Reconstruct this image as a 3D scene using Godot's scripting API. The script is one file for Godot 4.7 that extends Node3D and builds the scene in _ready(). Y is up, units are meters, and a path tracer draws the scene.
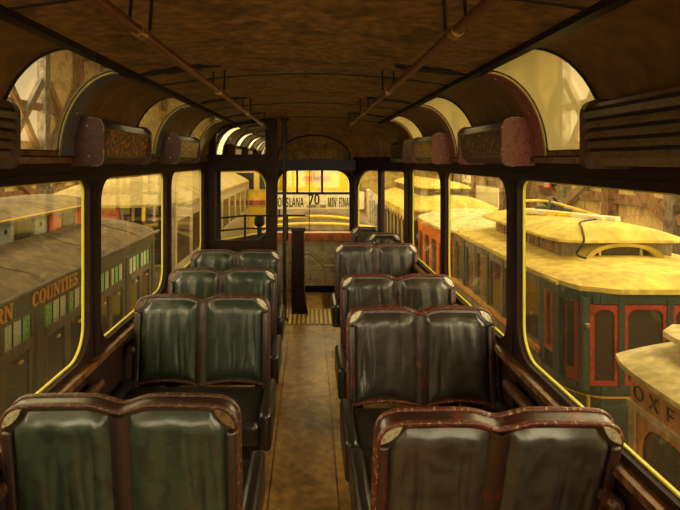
extends Node3D
# Upper saloon of an old tram parked in a timber car barn, seen along the aisle.
# Distances ahead of the eye are written d (world z = -d), heights y are above the saloon floor.

const EYE := 1.80            # height of the eye above the saloon floor
const CX := -0.035           # centre line of the saloon
const HW := 1.15             # half width at the inner wall face
const GND := -2.30           # barn floor below the saloon floor
const FRONT := 5.85          # where the straight sides end
const REAR := -3.2
const PITCH := 1.47          # pillar spacing

var M := {}
var taken := {}

# ---------------------------------------------------------------- nodes
func numbered(called: String) -> String:
	if not taken.has(called):
		taken[called] = 0
		return called
	taken[called] += 1
	return "%s_%03d" % [called, taken[called]]

func tag(o, label := "", category := "", group := "", kind := ""):
	if label: o.set_meta("label", label)
	if category: o.set_meta("category", category)
	if group: o.set_meta("group", group)
	if kind: o.set_meta("kind", kind)
	return o

func thing(called: String, at: Vector3, label: String, category: String, group := "", kind := "") -> Node3D:
	var o := Node3D.new()
	o.name = numbered(called)
	add_child(o)
	o.position = at
	tag(o, label, category, group, kind)
	return o

func obj(called: String, s: SurfaceTool, m: Material, parent: Node = null, world := true) -> MeshInstance3D:
	var o := MeshInstance3D.new()
	s.generate_normals()
	o.mesh = s.commit()
	o.material_override = m
	if parent == null or parent == self:
		o.name = numbered(called)
		add_child(o)
	else:
		o.name = called
		parent.add_child(o, true)
		if world:                       # the shape was written in world coordinates
			var n: Node = parent
			var off := Vector3.ZERO
			while n != self:
				off += n.position
				n = n.get_parent()
			o.position = -off
	return o

func mesh_obj(called: String, mesh: Mesh, m: Material, parent: Node, xf := Transform3D()) -> MeshInstance3D:
	var o := MeshInstance3D.new()
	o.mesh = mesh
	o.material_override = m
	o.name = called
	parent.add_child(o, true)
	o.transform = xf
	return o

func structure(o: MeshInstance3D, label: String, category: String) -> MeshInstance3D:
	tag(o, label, category, "", "structure")
	return o

# ---------------------------------------------------------------- shapes
func st0() -> SurfaceTool:
	var s := SurfaceTool.new()
	s.begin(Mesh.PRIMITIVE_TRIANGLES)
	return s

func quad(s: SurfaceTool, a: Vector3, b: Vector3, c: Vector3, d: Vector3, smooth := -1):
	s.set_smooth_group(smooth)
	for p in [a, b, c, a, c, d]: s.add_vertex(p)

func tri(s: SurfaceTool, a: Vector3, b: Vector3, c: Vector3, smooth := -1):
	s.set_smooth_group(smooth)
	for p in [a, b, c]: s.add_vertex(p)

func bx(s: SurfaceTool, a: Vector3, b: Vector3):
	# plain box between two corners
	var lo := Vector3(min(a.x, b.x), min(a.y, b.y), min(a.z, b.z))
	var hi := Vector3(max(a.x, b.x), max(a.y, b.y), max(a.z, b.z))
	hexa(s, [lo, Vector3(hi.x, lo.y, lo.z), Vector3(hi.x, lo.y, hi.z), Vector3(lo.x, lo.y, hi.z), Vector3(lo.x, hi.y, lo.z), Vector3(hi.x, hi.y, lo.z), hi, Vector3(lo.x, hi.y, hi.z)])

func hexa(s: SurfaceTool, v: Array):
	quad(s, v[0], v[1], v[2], v[3]); quad(s, v[7], v[6], v[5], v[4])
	quad(s, v[0], v[4], v[5], v[1]); quad(s, v[1], v[5], v[6], v[2])
	quad(s, v[2], v[6], v[7], v[3]); quad(s, v[3], v[7], v[4], v[0])

func bd(s: SurfaceTool, x0: float, x1: float, y0: float, y1: float, d0: float, d1: float):
	bx(s, Vector3(x0, y0, -d0), Vector3(x1, y1, -d1))

func bar(s: SurfaceTool, a: Vector3, b: Vector3, w: float, h: float, up := Vector3.UP):
	var t := (b - a).normalized()
	if absf(t.dot(up)) > 0.98: up = Vector3.RIGHT
	var r := t.cross(up).normalized() * w * 0.5
	var u := r.cross(t).normalized() * h * 0.5
	hexa(s, [a - r - u, a + r - u, b + r - u, b - r - u, a - r + u, a + r + u, b + r + u, b - r + u])

func grid(s: SurfaceTool, nu: int, nv: int, fn: Callable, smooth := 0):
	var rows := []
	for j in nv + 1:
		var row := PackedVector3Array()
		for i in nu + 1: row.append(fn.call(float(i) / nu, float(j) / nv))
		rows.append(row)
	for j in nv:
		for i in nu:
			quad(s, rows[j][i], rows[j][i + 1], rows[j + 1][i + 1], rows[j + 1][i], smooth)

func slab(s: SurfaceTool, nu: int, nv: int, fn: Callable, thick: Vector3):
	# a curved sheet and its copy shifted by thick, with edges
	grid(s, nu, nv, fn, 1)
	grid(s, nu, nv, func(u, v): return fn.call(1.0 - u, v) + thick, 2)
	for i in nu:
		var a := float(i) / nu
		var b := float(i + 1) / nu
		for v in [0.0, 1.0]:
			quad(s, fn.call(a, v), fn.call(b, v), fn.call(b, v) + thick, fn.call(a, v) + thick)
	for j in nv:
		var a := float(j) / nv
		var b := float(j + 1) / nv
		for u in [0.0, 1.0]:
			quad(s, fn.call(u, a), fn.call(u, b), fn.call(u, b) + thick, fn.call(u, a) + thick)

func tube(s: SurfaceTool, pts: Array, r: float, n := 8, closed := false):
	var rings := []
	var count := pts.size()
	var side := Vector3.ZERO
	for i in count:
		var p: Vector3 = pts[i]
		var nx: Vector3 = pts[(i + 1) % count] if (closed or i < count - 1) else p
		var pv: Vector3 = pts[(i - 1 + count) % count] if (closed or i > 0) else p
		var t := (nx - pv).normalized()
		if side == Vector3.ZERO:
			side = t.cross(Vector3.UP if absf(t.y) < 0.9 else Vector3.RIGHT).normalized()
		side = (side - t * side.dot(t)).normalized()
		var up := side.cross(t)
		var ring := PackedVector3Array()
		for k in n:
			var a := TAU * k / n
			ring.append(p + (side * cos(a) + up * sin(a)) * r)
		rings.append(ring)
	for i in (count if closed else count - 1):
		var q: PackedVector3Array = rings[(i + 1) % count]
		for k in n:
			quad(s, rings[i][k], rings[i][(k + 1) % n], q[(k + 1) % n], q[k], 3)
	if not closed:
		for e in [0, count - 1]:
			for k in range(1, n - 1):
				tri(s, rings[e][0], rings[e][k], rings[e][k + 1])

func rbox(s: SurfaceTool, c: Vector3, size: Vector3, r: float, seg := 2):
	# box with rounded edges
	var h := size * 0.5
	r = min(r, min(h.x, min(h.y, h.z)))
	for axis in 3:
		var u := (axis + 1) % 3
		var v := (axis + 2) % 3
		var us := _ticks(h[u], r, seg)
		var vs := _ticks(h[v], r, seg)
		for sgn in [-1.0, 1.0]:
			for i in us.size() - 1:
				for j in vs.size() - 1:
					var q := []
					for e in [[i, j], [i + 1, j], [i + 1, j + 1], [i, j + 1]]:
						var p := Vector3.ZERO
						p[axis] = sgn * h[axis]; p[u] = us[e[0]]; p[v] = vs[e[1]]
						var inner := p.clamp(-h + Vector3.ONE * r, h - Vector3.ONE * r)
						q.append(c + inner + (p - inner).normalized() * r)
					if sgn > 0: quad(s, q[3], q[2], q[1], q[0], 0)
					else: quad(s, q[0], q[1], q[2], q[3], 0)

func _ticks(h: float, r: float, seg: int) -> Array:
	var a := []
	for k in seg + 1: a.append(-h + r * (1.0 - tan(PI / 4 * (1.0 - float(k) / seg))))
	var b := a.duplicate(); b.reverse()
	for x in b:
		if -x > a[-1] + 1e-5: a.append(-x)
	return a

func rrect(u0: float, v0: float, u1: float, v1: float, r, n := 6, m := 6) -> Array:
	# rounded rectangle as a loop; r is one radius or four [u0v0, u1v0, u1v1, u0v1]
	var rr: Array = r if r is Array else [r, r, r, r]
	var cs := [Vector2(u0 + rr[0], v0 + rr[0]), Vector2(u1 - rr[1], v0 + rr[1]), Vector2(u1 - rr[2], v1 - rr[2]), Vector2(u0 + rr[3], v1 - rr[3])]
	var a0 := [PI, 1.5 * PI, 0.0, 0.5 * PI]
	var pts := []
	for k in 4:
		for i in n + 1:
			var a: float = a0[k] + 0.5 * PI * i / n
			pts.append(cs[k] + Vector2(cos(a), sin(a)) * rr[k])
		var e: Vector2 = pts[-1]
		var k2 := (k + 1) % 4
		var f: Vector2 = cs[k2] + Vector2(cos(a0[k2]), sin(a0[k2])) * rr[k2]
		for i in range(1, m): pts.append(e.lerp(f, float(i) / m))
	return pts

func ringpanel(s: SurfaceTool, outer: Array, hole: Array, map: Callable, thick: float, sub := 2, edges := true):
	# panel between two loops, w = 0 is the inner face and w = thick the outer one
	var n := outer.size()
	for i in n:
		var j := (i + 1) % n
		for k in sub:
			var a := float(k) / sub
			var b := float(k + 1) / sub
			var p: Vector2 = hole[i].lerp(outer[i], a)
			var q: Vector2 = hole[j].lerp(outer[j], a)
			var p2: Vector2 = hole[i].lerp(outer[i], b)
			var q2: Vector2 = hole[j].lerp(outer[j], b)
			quad(s, map.call(p, 0.0), map.call(q, 0.0), map.call(q2, 0.0), map.call(p2, 0.0), 1)
			quad(s, map.call(p2, thick), map.call(q2, thick), map.call(q, thick), map.call(p, thick), 2)
		quad(s, map.call(hole[i], 0.0), map.call(hole[j], 0.0), map.call(hole[j], thick), map.call(hole[i], thick), 4)
		if edges: quad(s, map.call(outer[i], 0.0), map.call(outer[j], 0.0), map.call(outer[j], thick), map.call(outer[i], thick), -1)

func polyslab(s: SurfaceTool, poly: Array, map: Callable, thick: float, smooth_side := false):
	var pp := PackedVector2Array(poly)
	var idx := Geometry2D.triangulate_polygon(pp)
	for k in range(0, idx.size(), 3):
		tri(s, map.call(pp[idx[k]], 0.0), map.call(pp[idx[k + 1]], 0.0), map.call(pp[idx[k + 2]], 0.0))
		tri(s, map.call(pp[idx[k + 2]], thick), map.call(pp[idx[k + 1]], thick), map.call(pp[idx[k]], thick))
	for i in pp.size():
		var j := (i + 1) % pp.size()
		quad(s, map.call(pp[i], 0.0), map.call(pp[j], 0.0), map.call(pp[j], thick), map.call(pp[i], thick), 5 if smooth_side else -1)

func pane(s: SurfaceTool, loop: Array, map: Callable, w: float):
	var c := Vector2.ZERO
	for p in loop: c += p
	c /= loop.size()
	var n := loop.size()
	for i in n:
		var j := (i + 1) % n
		var last := c
		var lastj := c
		for k in range(1, 5):
			var p: Vector2 = c.lerp(loop[i], k / 4.0)
			var q: Vector2 = c.lerp(loop[j], k / 4.0)
			if k == 1: tri(s, map.call(c, w), map.call(p, w), map.call(q, w), 1)
			else: quad(s, map.call(last, w), map.call(p, w), map.call(q, w), map.call(lastj, w), 1)
			last = p
			lastj = q

func lettering(called: String, text: String, height: float, depth: float, m: Material, parent: Node, xf: Transform3D, serif := true, stretch := 1.0, weight := 700):
	var f := SystemFont.new()
	f.font_names = PackedStringArray(["Droid Serif" if serif else "Droid Sans"])
	f.font_weight = weight
	var t := TextMesh.new()
	t.text = text
	t.font = f
	t.font_size = 64
	t.pixel_size = height / 46.0
	t.depth = depth
	t.curve_step = 2.0
	xf.basis = xf.basis * Basis.from_scale(Vector3(stretch, 1, 1))
	return mesh_obj(called, t, m, parent, xf)

# ---------------------------------------------------------------- materials
func noise_image(sd: int, freq: float, w: int, h: int, oct := 4) -> Image:
	var n := FastNoiseLite.new()
	n.seed = sd
	n.noise_type = FastNoiseLite.TYPE_SIMPLEX_SMOOTH
	n.frequency = freq
	n.fractal_octaves = oct
	var im := n.get_seamless_image(w, h)
	im.convert(Image.FORMAT_L8)
	if w != 256 or h != 256: im.resize(256, 256, Image.INTERPOLATE_CUBIC)
	return im

func tint(base: Color, stain: Color, sd: int, amp := 0.15, freq := 0.03, cover := 0.3, grain := Vector2i(256, 256)) -> ImageTexture:
	# base colour with fine grain and patches of a second colour
	var a := noise_image(sd, freq * 3.0, grain.x, grain.y, 5).get_data()
	var b := noise_image(sd + 7, freq * 0.7, 256, 256, 5).get_data()
	var out := PackedByteArray()
	out.resize(256 * 256 * 3)
	for i in 65536:
		var g := 1.0 + amp * (a[i] / 127.5 - 1.0)
		var k := smoothstep(1.0 - cover - 0.12, 1.0 - cover + 0.12, b[i] / 255.0)
		var c := base.lerp(stain, k)
		out[i * 3] = int(clampf(c.r * g, 0, 1) * 255)
		out[i * 3 + 1] = int(clampf(c.g * g, 0, 1) * 255)
		out[i * 3 + 2] = int(clampf(c.b * g, 0, 1) * 255)
	var im := Image.create_from_data(256, 256, false, Image.FORMAT_RGB8, out)
	im.generate_mipmaps()
	return ImageTexture.create_from_image(im)

func bump_tex(sd: int, freq: float, strength: float, grain := Vector2i(256, 256)) -> ImageTexture:
	var im := noise_image(sd, freq, grain.x, grain.y, 4)
	im.convert(Image.FORMAT_RGBA8)
	im.bump_map_to_normal_map(strength)
	return ImageTexture.create_from_image(im)

func rgb8(r: int, g: int, b: int) -> Color:
	return Color(r / 255.0, g / 255.0, b / 255.0)

func mat(key: String, tex: Texture2D, scale: float, rough: float, metal := 0.0, nrm: Texture2D = null, nstr := 0.6) -> StandardMaterial3D:
	var m := StandardMaterial3D.new()
	m.resource_name = key
	m.albedo_texture = tex
	m.uv1_triplanar = true
	m.uv1_scale = Vector3.ONE * scale
	m.roughness = rough
	m.metallic = metal
	if nrm:
		m.normal_enabled = true
		m.normal_texture = nrm
		m.normal_scale = nstr
	M[key] = m
	return m

func plain(key: String, c: Color, rough: float, metal := 0.0) -> StandardMaterial3D:
	var m := StandardMaterial3D.new()
	m.resource_name = key
	m.albedo_color = c
	m.roughness = rough
	m.metallic = metal
	M[key] = m
	return m

func glass(key: String, c: Color, alpha: float, rough := 0.03) -> StandardMaterial3D:
	var m := plain(key, Color(c.r, c.g, c.b, alpha), rough)
	m.transparency = BaseMaterial3D.TRANSPARENCY_ALPHA
	m.cull_mode = BaseMaterial3D.CULL_DISABLED
	return m

func materials():
	var leather_n := bump_tex(11, 0.05, 2.0)
	var rough_n := bump_tex(12, 0.02, 3.0)
	var wood_n := bump_tex(13, 0.03, 2.0, Vector2i(24, 256))
	mat("ceiling_paint", tint(rgb8(144, 108, 60), rgb8(110, 80, 44), 21, 0.34, 0.02, 0.36), 0.9, 0.62, 0.0, rough_n, 0.8)
	mat("cove_paint", tint(rgb8(124, 90, 50), rgb8(100, 71, 38), 22, 0.2, 0.02, 0.3), 0.9, 0.55, 0.0, rough_n, 0.35)
	mat("wall_paint", tint(rgb8(48, 30, 23), rgb8(36, 23, 18), 23, 0.18, 0.03, 0.3), 1.1, 0.62, 0.0, rough_n, 0.3)
	mat("sill_wood", tint(rgb8(122, 80, 42), rgb8(74, 46, 26), 24, 0.3, 0.03, 0.35, Vector2i(256, 40)), 1.4, 0.4, 0.0, wood_n, 0.4)
	mat("floor_lino", tint(rgb8(182, 142, 78), rgb8(156, 118, 62), 25, 0.2, 0.02, 0.34), 0.8, 0.42, 0.0, rough_n, 0.25)
	mat("rib_mat", tint(rgb8(230, 196, 100), rgb8(196, 160, 80), 27, 0.2, 0.04, 0.3), 2.0, 0.4)
	mat("green_leather", tint(rgb8(54, 68, 54), rgb8(42, 50, 40), 31, 0.16, 0.03, 0.42), 2.2, 0.31, 0.0, leather_n, 0.14)
	mat("brown_leather", tint(rgb8(66, 62, 56), rgb8(52, 46, 41), 32, 0.16, 0.03, 0.42), 2.2, 0.29, 0.0, leather_n, 0.14)
	mat("strip_leather", tint(rgb8(50, 32, 26), rgb8(38, 27, 22), 33, 0.2, 0.03, 0.4), 2.4, 0.36, 0.0, leather_n, 0.14)
	mat("red_leather", tint(rgb8(52, 31, 27), rgb8(104, 34, 28), 34, 0.2, 0.02, 0.30), 2.4, 0.34, 0.0, leather_n, 0.14)
	mat("black_leather", tint(rgb8(34, 30, 24), rgb8(24, 22, 18), 35, 0.2, 0.04, 0.4), 2.4, 0.32, 0.0, leather_n, 0.14)
	mat("worn_piping", tint(rgb8(74, 44, 30), rgb8(150, 118, 78), 36, 0.25, 0.05, 0.26), 5.0, 0.4)
	mat("worn_red_piping", tint(rgb8(92, 38, 27), rgb8(186, 160, 120), 37, 0.25, 0.05, 0.30), 5.0, 0.38)
	mat("corner_plate", tint(rgb8(214, 208, 178), rgb8(172, 160, 126), 38, 0.12, 0.05, 0.35), 4.0, 0.3, 0.35)
	mat("dull_plate", tint(rgb8(128, 106, 76), rgb8(98, 76, 52), 39, 0.15, 0.05, 0.35), 4.0, 0.38, 0.2)
	plain("steel", rgb8(168, 148, 116), 0.32, 0.85)
	plain("brass", rgb8(196, 158, 92), 0.28, 0.9)
	plain("black_iron", rgb8(30, 26, 22), 0.5, 0.2)
	plain("black_rubber", rgb8(24, 20, 18), 0.7)
	mat("rail_copper", tint(rgb8(128, 76, 50), rgb8(96, 56, 38), 41, 0.2, 0.05, 0.3), 3.0, 0.42, 0.35)
	plain("yellow_seal", rgb8(206, 194, 52), 0.5)
	mat("slate_strip", tint(rgb8(104, 102, 108), rgb8(76, 72, 74), 42, 0.2, 0.05, 0.3), 3.0, 0.5)
	mat("maroon_strip", tint(rgb8(150, 92, 80), rgb8(112, 64, 54), 43, 0.2, 0.05, 0.3), 3.0, 0.5)
	mat("box_metal", tint(rgb8(84, 58, 44), rgb8(60, 42, 32), 44, 0.2, 0.04, 0.3), 2.0, 0.42, 0.0)
	mat("box_end", tint(rgb8(88, 52, 43), rgb8(70, 40, 33), 45, 0.2, 0.04, 0.3), 2.0, 0.5)
	mat("louvre_metal", tint(rgb8(122, 100, 68), rgb8(98, 78, 54), 46, 0.2, 0.04, 0.3), 2.0, 0.45)
	mat("chip_paint", tint(rgb8(190, 200, 182), rgb8(70, 52, 42), 47, 0.2, 0.05, 0.5), 5.0, 0.5)
	mat("print_orange", tint(rgb8(72, 52, 34), rgb8(214, 118, 32), 51, 0.6, 0.045, 0.42), 3.2, 0.45)
	mat("print_cream", tint(rgb8(222, 204, 142), rgb8(92, 64, 34), 52, 0.3, 0.045, 0.36), 3.2, 0.45)
	mat("print_dark", tint(rgb8(58, 42, 26), rgb8(176, 128, 66), 53, 0.6, 0.045, 0.36), 3.2, 0.45)
	mat("print_yellow", tint(rgb8(218, 186, 74), rgb8(72, 50, 26), 54, 0.3, 0.045, 0.34), 3.2, 0.45)
	mat("dash_grey", tint(rgb8(214, 202, 164), rgb8(180, 164, 126), 55, 0.12, 0.02, 0.35), 1.0, 0.45)
	mat("orange_wood", tint(rgb8(176, 96, 40), rgb8(132, 68, 30), 56, 0.25, 0.03, 0.35, Vector2i(256, 40)), 1.2, 0.4)
	M.wall_paint.metallic_specular = 0.3
	for k in ["green_leather", "brown_leather", "black_leather", "strip_leather", "red_leather"]: M[k].metallic_specular = 0.75
	# outside
	mat("roof_canvas", tint(rgb8(116, 99, 67), rgb8(92, 78, 54), 61, 0.2, 0.018, 0.42), 0.55, 0.85, 0.0, rough_n, 0.7)
	mat("olive_paint", tint(rgb8(82, 78, 48), rgb8(68, 62, 40), 62, 0.15, 0.03, 0.3), 0.8, 0.5)
	mat("olive_wood", tint(rgb8(106, 90, 60), rgb8(84, 70, 46), 63, 0.2, 0.03, 0.3, Vector2i(256, 40)), 1.0, 0.5)
	plain("gilt", rgb8(224, 146, 36), 0.5)
	mat("pane_green", tint(rgb8(120, 200, 104), rgb8(170, 222, 148), 64, 0.15, 0.05, 0.4), 3.0, 0.25)
	mat("pane_pale", tint(rgb8(230, 234, 196), rgb8(196, 222, 170), 65, 0.15, 0.05, 0.4), 3.0, 0.25)
	plain("dark_glass", rgb8(50, 44, 34), 0.12)
	mat("monitor_grey", tint(rgb8(136, 142, 130), rgb8(104, 110, 104), 66, 0.15, 0.04, 0.35), 1.5, 0.6)
	mat("monitor_red", tint(rgb8(196, 92, 48), rgb8(152, 74, 48), 67, 0.15, 0.04, 0.35), 1.5, 0.6)
	mat("yellow_canvas", tint(rgb8(214, 190, 84), rgb8(188, 164, 74), 68, 0.14, 0.015, 0.38), 0.6, 0.8, 0.0, rough_n, 0.5)
	mat("cream_canvas", tint(rgb8(220, 204, 140), rgb8(188, 170, 112), 69, 0.16, 0.02, 0.38), 0.7, 0.8, 0.0, rough_n, 0.5)
	mat("green_paint", tint(rgb8(52, 72, 65), rgb8(42, 55, 50), 70, 0.15, 0.03, 0.3), 0.9, 0.4)
	mat("red_paint", tint(rgb8(168, 58, 38), rgb8(128, 46, 32), 71, 0.18, 0.03, 0.3), 0.9, 0.4)
	plain("yellow_line", rgb8(226, 176, 36), 0.5)
	mat("grey_wood", tint(rgb8(126, 112, 84), rgb8(100, 88, 66), 72, 0.2, 0.03, 0.3, Vector2i(256, 40)), 0.9, 0.6)
	mat("oxford_wood", tint(rgb8(214, 148, 64), rgb8(180, 116, 48), 73, 0.2, 0.03, 0.35, Vector2i(256, 40)), 1.0, 0.4)
	mat("cream_paint", tint(rgb8(208, 192, 146), rgb8(182, 164, 120), 74, 0.1, 0.03, 0.3), 0.8, 0.5)
	mat("pale_grey_paint", tint(rgb8(166, 150, 112), rgb8(142, 126, 92), 87, 0.16, 0.03, 0.34, Vector2i(256, 60)), 0.6, 0.5)
	mat("faded_canvas", tint(rgb8(170, 152, 98), rgb8(144, 126, 80), 88, 0.14, 0.02, 0.34), 0.6, 0.8)
	plain("dull_blue", rgb8(70, 84, 110), 0.5)
	mat("hot_orange", tint(rgb8(220, 118, 34), rgb8(186, 88, 26), 75, 0.15, 0.03, 0.3), 0.9, 0.4)
	mat("tram_yellow", tint(rgb8(240, 204, 36), rgb8(214, 174, 34), 76, 0.08, 0.03, 0.3), 0.8, 0.45)
	mat("sign_white", tint(rgb8(232, 222, 178), rgb8(214, 200, 150), 77, 0.06, 0.03, 0.3), 1.5, 0.5)
	plain("sign_black", rgb8(32, 28, 26), 0.6)
	plain("exit_red", rgb8(196, 44, 30), 0.5)
	mat("timber", tint(rgb8(132, 96, 60), rgb8(98, 70, 46), 81, 0.3, 0.03, 0.38, Vector2i(256, 32)), 0.7, 0.8)
	mat("grey_timber", tint(rgb8(118, 104, 84), rgb8(88, 76, 60), 82, 0.3, 0.03, 0.38, Vector2i(256, 32)), 0.7, 0.8)
	mat("sheet_iron", tint(rgb8(206, 178, 112), rgb8(172, 142, 88), 83, 0.14, 0.015, 0.36), 0.5, 0.65)
	mat("yellow_board", tint(rgb8(232, 206, 120), rgb8(208, 172, 82), 86, 0.12, 0.015, 0.36), 0.5, 0.7)
	mat("concrete", tint(rgb8(132, 116, 90), rgb8(100, 88, 70), 84, 0.15, 0.02, 0.36), 0.4, 0.85)
	plain("roof_dark", rgb8(120, 104, 78), 0.8)
	glass("smoked_glass", rgb8(70, 64, 50), 0.35, 0.06)
	glass("clear_glass", rgb8(232, 216, 160), 0.06)
	glass("dusty_glass", rgb8(176, 162, 118), 0.46, 0.08)
	var dg := glass("hazed_glass", rgb8(176, 170, 112), 0.70, 0.4)
	dg.backlight_enabled = true
	dg.backlight = rgb8(160, 148, 96)
	var mir := plain("mirror_glass", rgb8(200, 186, 150), 0.02, 1.0)
	mir.metallic_specular = 0.8

# ---------------------------------------------------------------- saloon profile
func cove(side: float, th: float, w := 0.0) -> Vector3:
	# th 0 = top of the side wall, 1 = edge of the ceiling; w outwards
	var a := th * PI / 2
	return Vector3(CX + side * (0.865 + (0.285 + w) * cos(a)), EYE + 0.02 + (0.40 + w) * sin(a), 0)

func ceil_y(x: float) -> float:
	return EYE + 0.42 + 0.075 * (1.0 - pow(absf(x) / 0.865, 2.0))

func prof_y(x: float) -> float:
	var r := absf(x - CX)
	if r < 0.865: return ceil_y(r)
	return EYE + 0.02 + 0.40 * sqrt(maxf(0.0, 1.0 - pow((r - 0.865) / 0.285, 2.0)))

func smooth_path(p: Array, n := 6) -> Array:
	var out := []
	for i in p.size() - 1:
		var a: Vector3 = p[maxi(i - 1, 0)]
		var d: Vector3 = p[mini(i + 2, p.size() - 1)]
		for k in n: out.append((p[i] as Vector3).cubic_interpolate(p[i + 1], a, d, float(k) / n))
	out.append(p[-1])
	return out

func profile(t: float) -> Vector2:
	# whole roof section from left wall top (0) to right wall top (1)
	if t < 0.25:
		var c := cove(-1, t * 4)
		return Vector2(c.x - CX, c.y)
	if t > 0.75:
		var c := cove(1, (1 - t) * 4)
		return Vector2(c.x - CX, c.y)
	var x := lerpf(-0.865, 0.865, (t - 0.25) * 2)
	return Vector2(x, ceil_y(x))

# ---------------------------------------------------------------- saloon
func saloon():
	var s := st0()
	# floor: edge boards under the seats, lino runner in the aisle
	bd(s, CX - 1.24, CX + 1.24, -0.08, -0.012, REAR - 0.05, 7.3)
	var fl := structure(obj("floor", s, M.floor_lino), "worn brown linoleum floor of the tram saloon under the seats", "floor")
	var seams := [-1.2, -0.62, -0.185, 0.185, 0.62, 1.2]
	for k in 5:
		s = st0()
		bd(s, CX + seams[k] + 0.004, CX + seams[k + 1] - 0.004, -0.012, 0.0, REAR, 5.55 if k == 2 else 7.2)
		obj("floor_sheet", s, M.floor_lino, fl)
	s = st0()
	bd(s, CX - 0.26, CX + 0.3, -0.012, 0.001, 5.55, 6.15)
	obj("tread_plate", s, M.louvre_metal, fl)
	for k in 11:
		s = st0()
		bd(s, CX - 0.25 + k * 0.05, CX - 0.225 + k * 0.05, 0.001, 0.012, 5.57, 6.13)
		obj("tread_rib", s, M.rib_mat, fl)
	s = st0()
	bd(s, CX - 0.26, CX + 0.7, -0.012, 0.0, 6.15, 7.2)
	obj("floor_sheet", s, M.floor_lino, fl)

	# ceiling centre
	s = st0()
	slab(s, 24, 1, func(u, v):
		var x := lerpf(-0.875, 0.875, u)
		return Vector3(CX + x, ceil_y(x), -lerpf(REAR, FRONT, v)), Vector3(0, 0.05, 0))
	var ce := structure(obj("ceiling", s, M.ceiling_paint), "brown peeling painted ceiling of the tram saloon", "ceiling")
	for d in [-0.03, 1.44, 2.91, 4.38, 5.80]:
		s = st0()
		var pts := []
		for k in 17:
			var x := lerpf(-0.86, 0.86, k / 16.0)
			pts.append(Vector3(CX + x, ceil_y(x) - 0.001, -d))
		tube(s, pts, 0.006, 6)
		obj("seam_strip", s, M.black_iron, ce)
	for sd in [-1, 1]:
		s = st0()
		bd(s, CX + sd * 0.815, CX + sd * 0.856, EYE + 0.405, EYE + 0.435, REAR, FRONT)
		obj("edge_moulding", s, M.black_iron, ce)
	# dark peeled patches of the ceiling, cut as thin jagged slabs
	for sd in [-1, 1]:
		for d in [2.55, 3.85, 5.1]:
			s = st0()
			var cxp: float = CX + sd * 0.62
			var loop := []
			for k in 20:
				var a := TAU * k / 20
				var jag := 1.0 + 0.22 * sin(k * 2.7 + d * 5.0 + sd) + 0.12 * sin(k * 5.1 + d)
				loop.append(Vector2(0.16 * cos(a), 0.058 * sin(a)) * jag)
			polyslab(s, loop, func(p, w): return Vector3(cxp + p.x, ceil_y(cxp + p.x - CX) - w, -d - p.y), 0.008)
			obj("peeled_patch", s, M.black_rubber, ce)

	# side walls
	for sd in [-1, 1]:
		var side := "left" if sd < 0 else "right"
		var wl := thing("wall_" + side, Vector3(CX + sd * HW, 0, 0), "dark maroon side wall of the saloon on the %s of the aisle" % ("lettered car's side" if sd < 0 else "green car's side"), "wall", "", "structure")
		var X: float = CX + sd * HW
		s = st0()
		bd(s, X, X + sd * 0.06, -0.08, 0.715, REAR - 0.05, 6.08)
		obj("lower_panel", s, M.wall_paint, wl)
		s = st0()
		bd(s, X, X + sd * 0.10, 1.72, 1.83, REAR - 0.05, 6.08)
		obj("header", s, M.wall_paint, wl)
		s = st0()
		bd(s, X - sd * 0.025, X + sd * 0.01, 1.785, 1.812, REAR, 5.8)
		obj("moulding", s, M.sill_wood, wl)
		s = st0()
		bd(s, X - sd * 0.012, X + sd * 0.01, 1.716, 1.732, REAR, 5.8)
		obj("moulding", s, M.wall_paint, wl)
		s = st0()
		bd(s, X - sd * 0.045, X + sd * 0.055, 0.69, 0.722, REAR, 6.0)
		obj("sill", s, M.sill_wood, wl)
		var nwin := 0
		for k in range(-3, 4):
			var d0: float = 1.375 + PITCH * (k - 1)
			var d1 := d0 + PITCH
			if d1 > 6.0: continue
			# window wall panel with its rounded opening
			var hole := rrect(d0 + 0.05, 0.752, d1 - 0.10, 1.697, [0.13, 0.16, 0.07, 0.14], 8, 3)
			var outr := rrect(d0, 0.70, d1 if d1 < 5.5 else 6.06, 1.72, 0.0, 8, 3)
			var map := func(p, w): return Vector3(X + sd * w, p.y, -p.x)
			s = st0()
			ringpanel(s, outr, hole, map, 0.046, 1)
			obj("window_surround", s, M.wall_paint, wl)
			# pillar cover
			s = st0()
			rbox(s, Vector3(X, 1.20, -d1 + 0.025), Vector3(0.024, 0.96, 0.06), 0.010, 2)
			obj("pillar_cover", s, M.wall_paint, wl)
			# window: painted frame and pane
			nwin += 1
			var w := thing("window_%d" % (nwin + (0 if sd < 0 else 10)), Vector3(X, 0.75, -(d0 + d1) / 2), "saloon side window %s" % ("looking onto the lettered car" if sd < 0 else "looking onto the yellow-roofed cars"), "window", "", "structure")
			var inn := rrect(d0 + 0.058, 0.760, d1 - 0.108, 1.689, [0.122, 0.152, 0.062, 0.132], 8, 3)
			s = st0()
			ringpanel(s, hole, inn, func(p, q): return Vector3(X + sd * (0.028 + q), p.y, -p.x), 0.014, 1)
			obj("window_frame", s, M.yellow_seal, w)
			s = st0()
			pane(s, inn, func(p, q): return Vector3(X + sd * 0.035, p.y, -p.x), 0.0)
			obj("pane", s, M.clear_glass, w)
			# cove bay with a curved standee window
			var c := d0 + 0.78
			var h2 := rrect(c - 0.255, 0.03, c + 0.245, 0.985, [0.02, 0.02, 0.012, 0.012], 3, 12)
			var o2 := rrect(d0, 0.0, d1 if d1 < 5.5 else 5.87, 1.0, 0.0, 3, 12)
			var cm := func(p, q):
				var v := cove(sd, p.y, q)
				return Vector3(v.x, v.y, -p.x)
			s = st0()
			ringpanel(s, o2, h2, cm, 0.012, 1)
			obj("cove_panel", s, M.cove_paint, wl)
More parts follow.
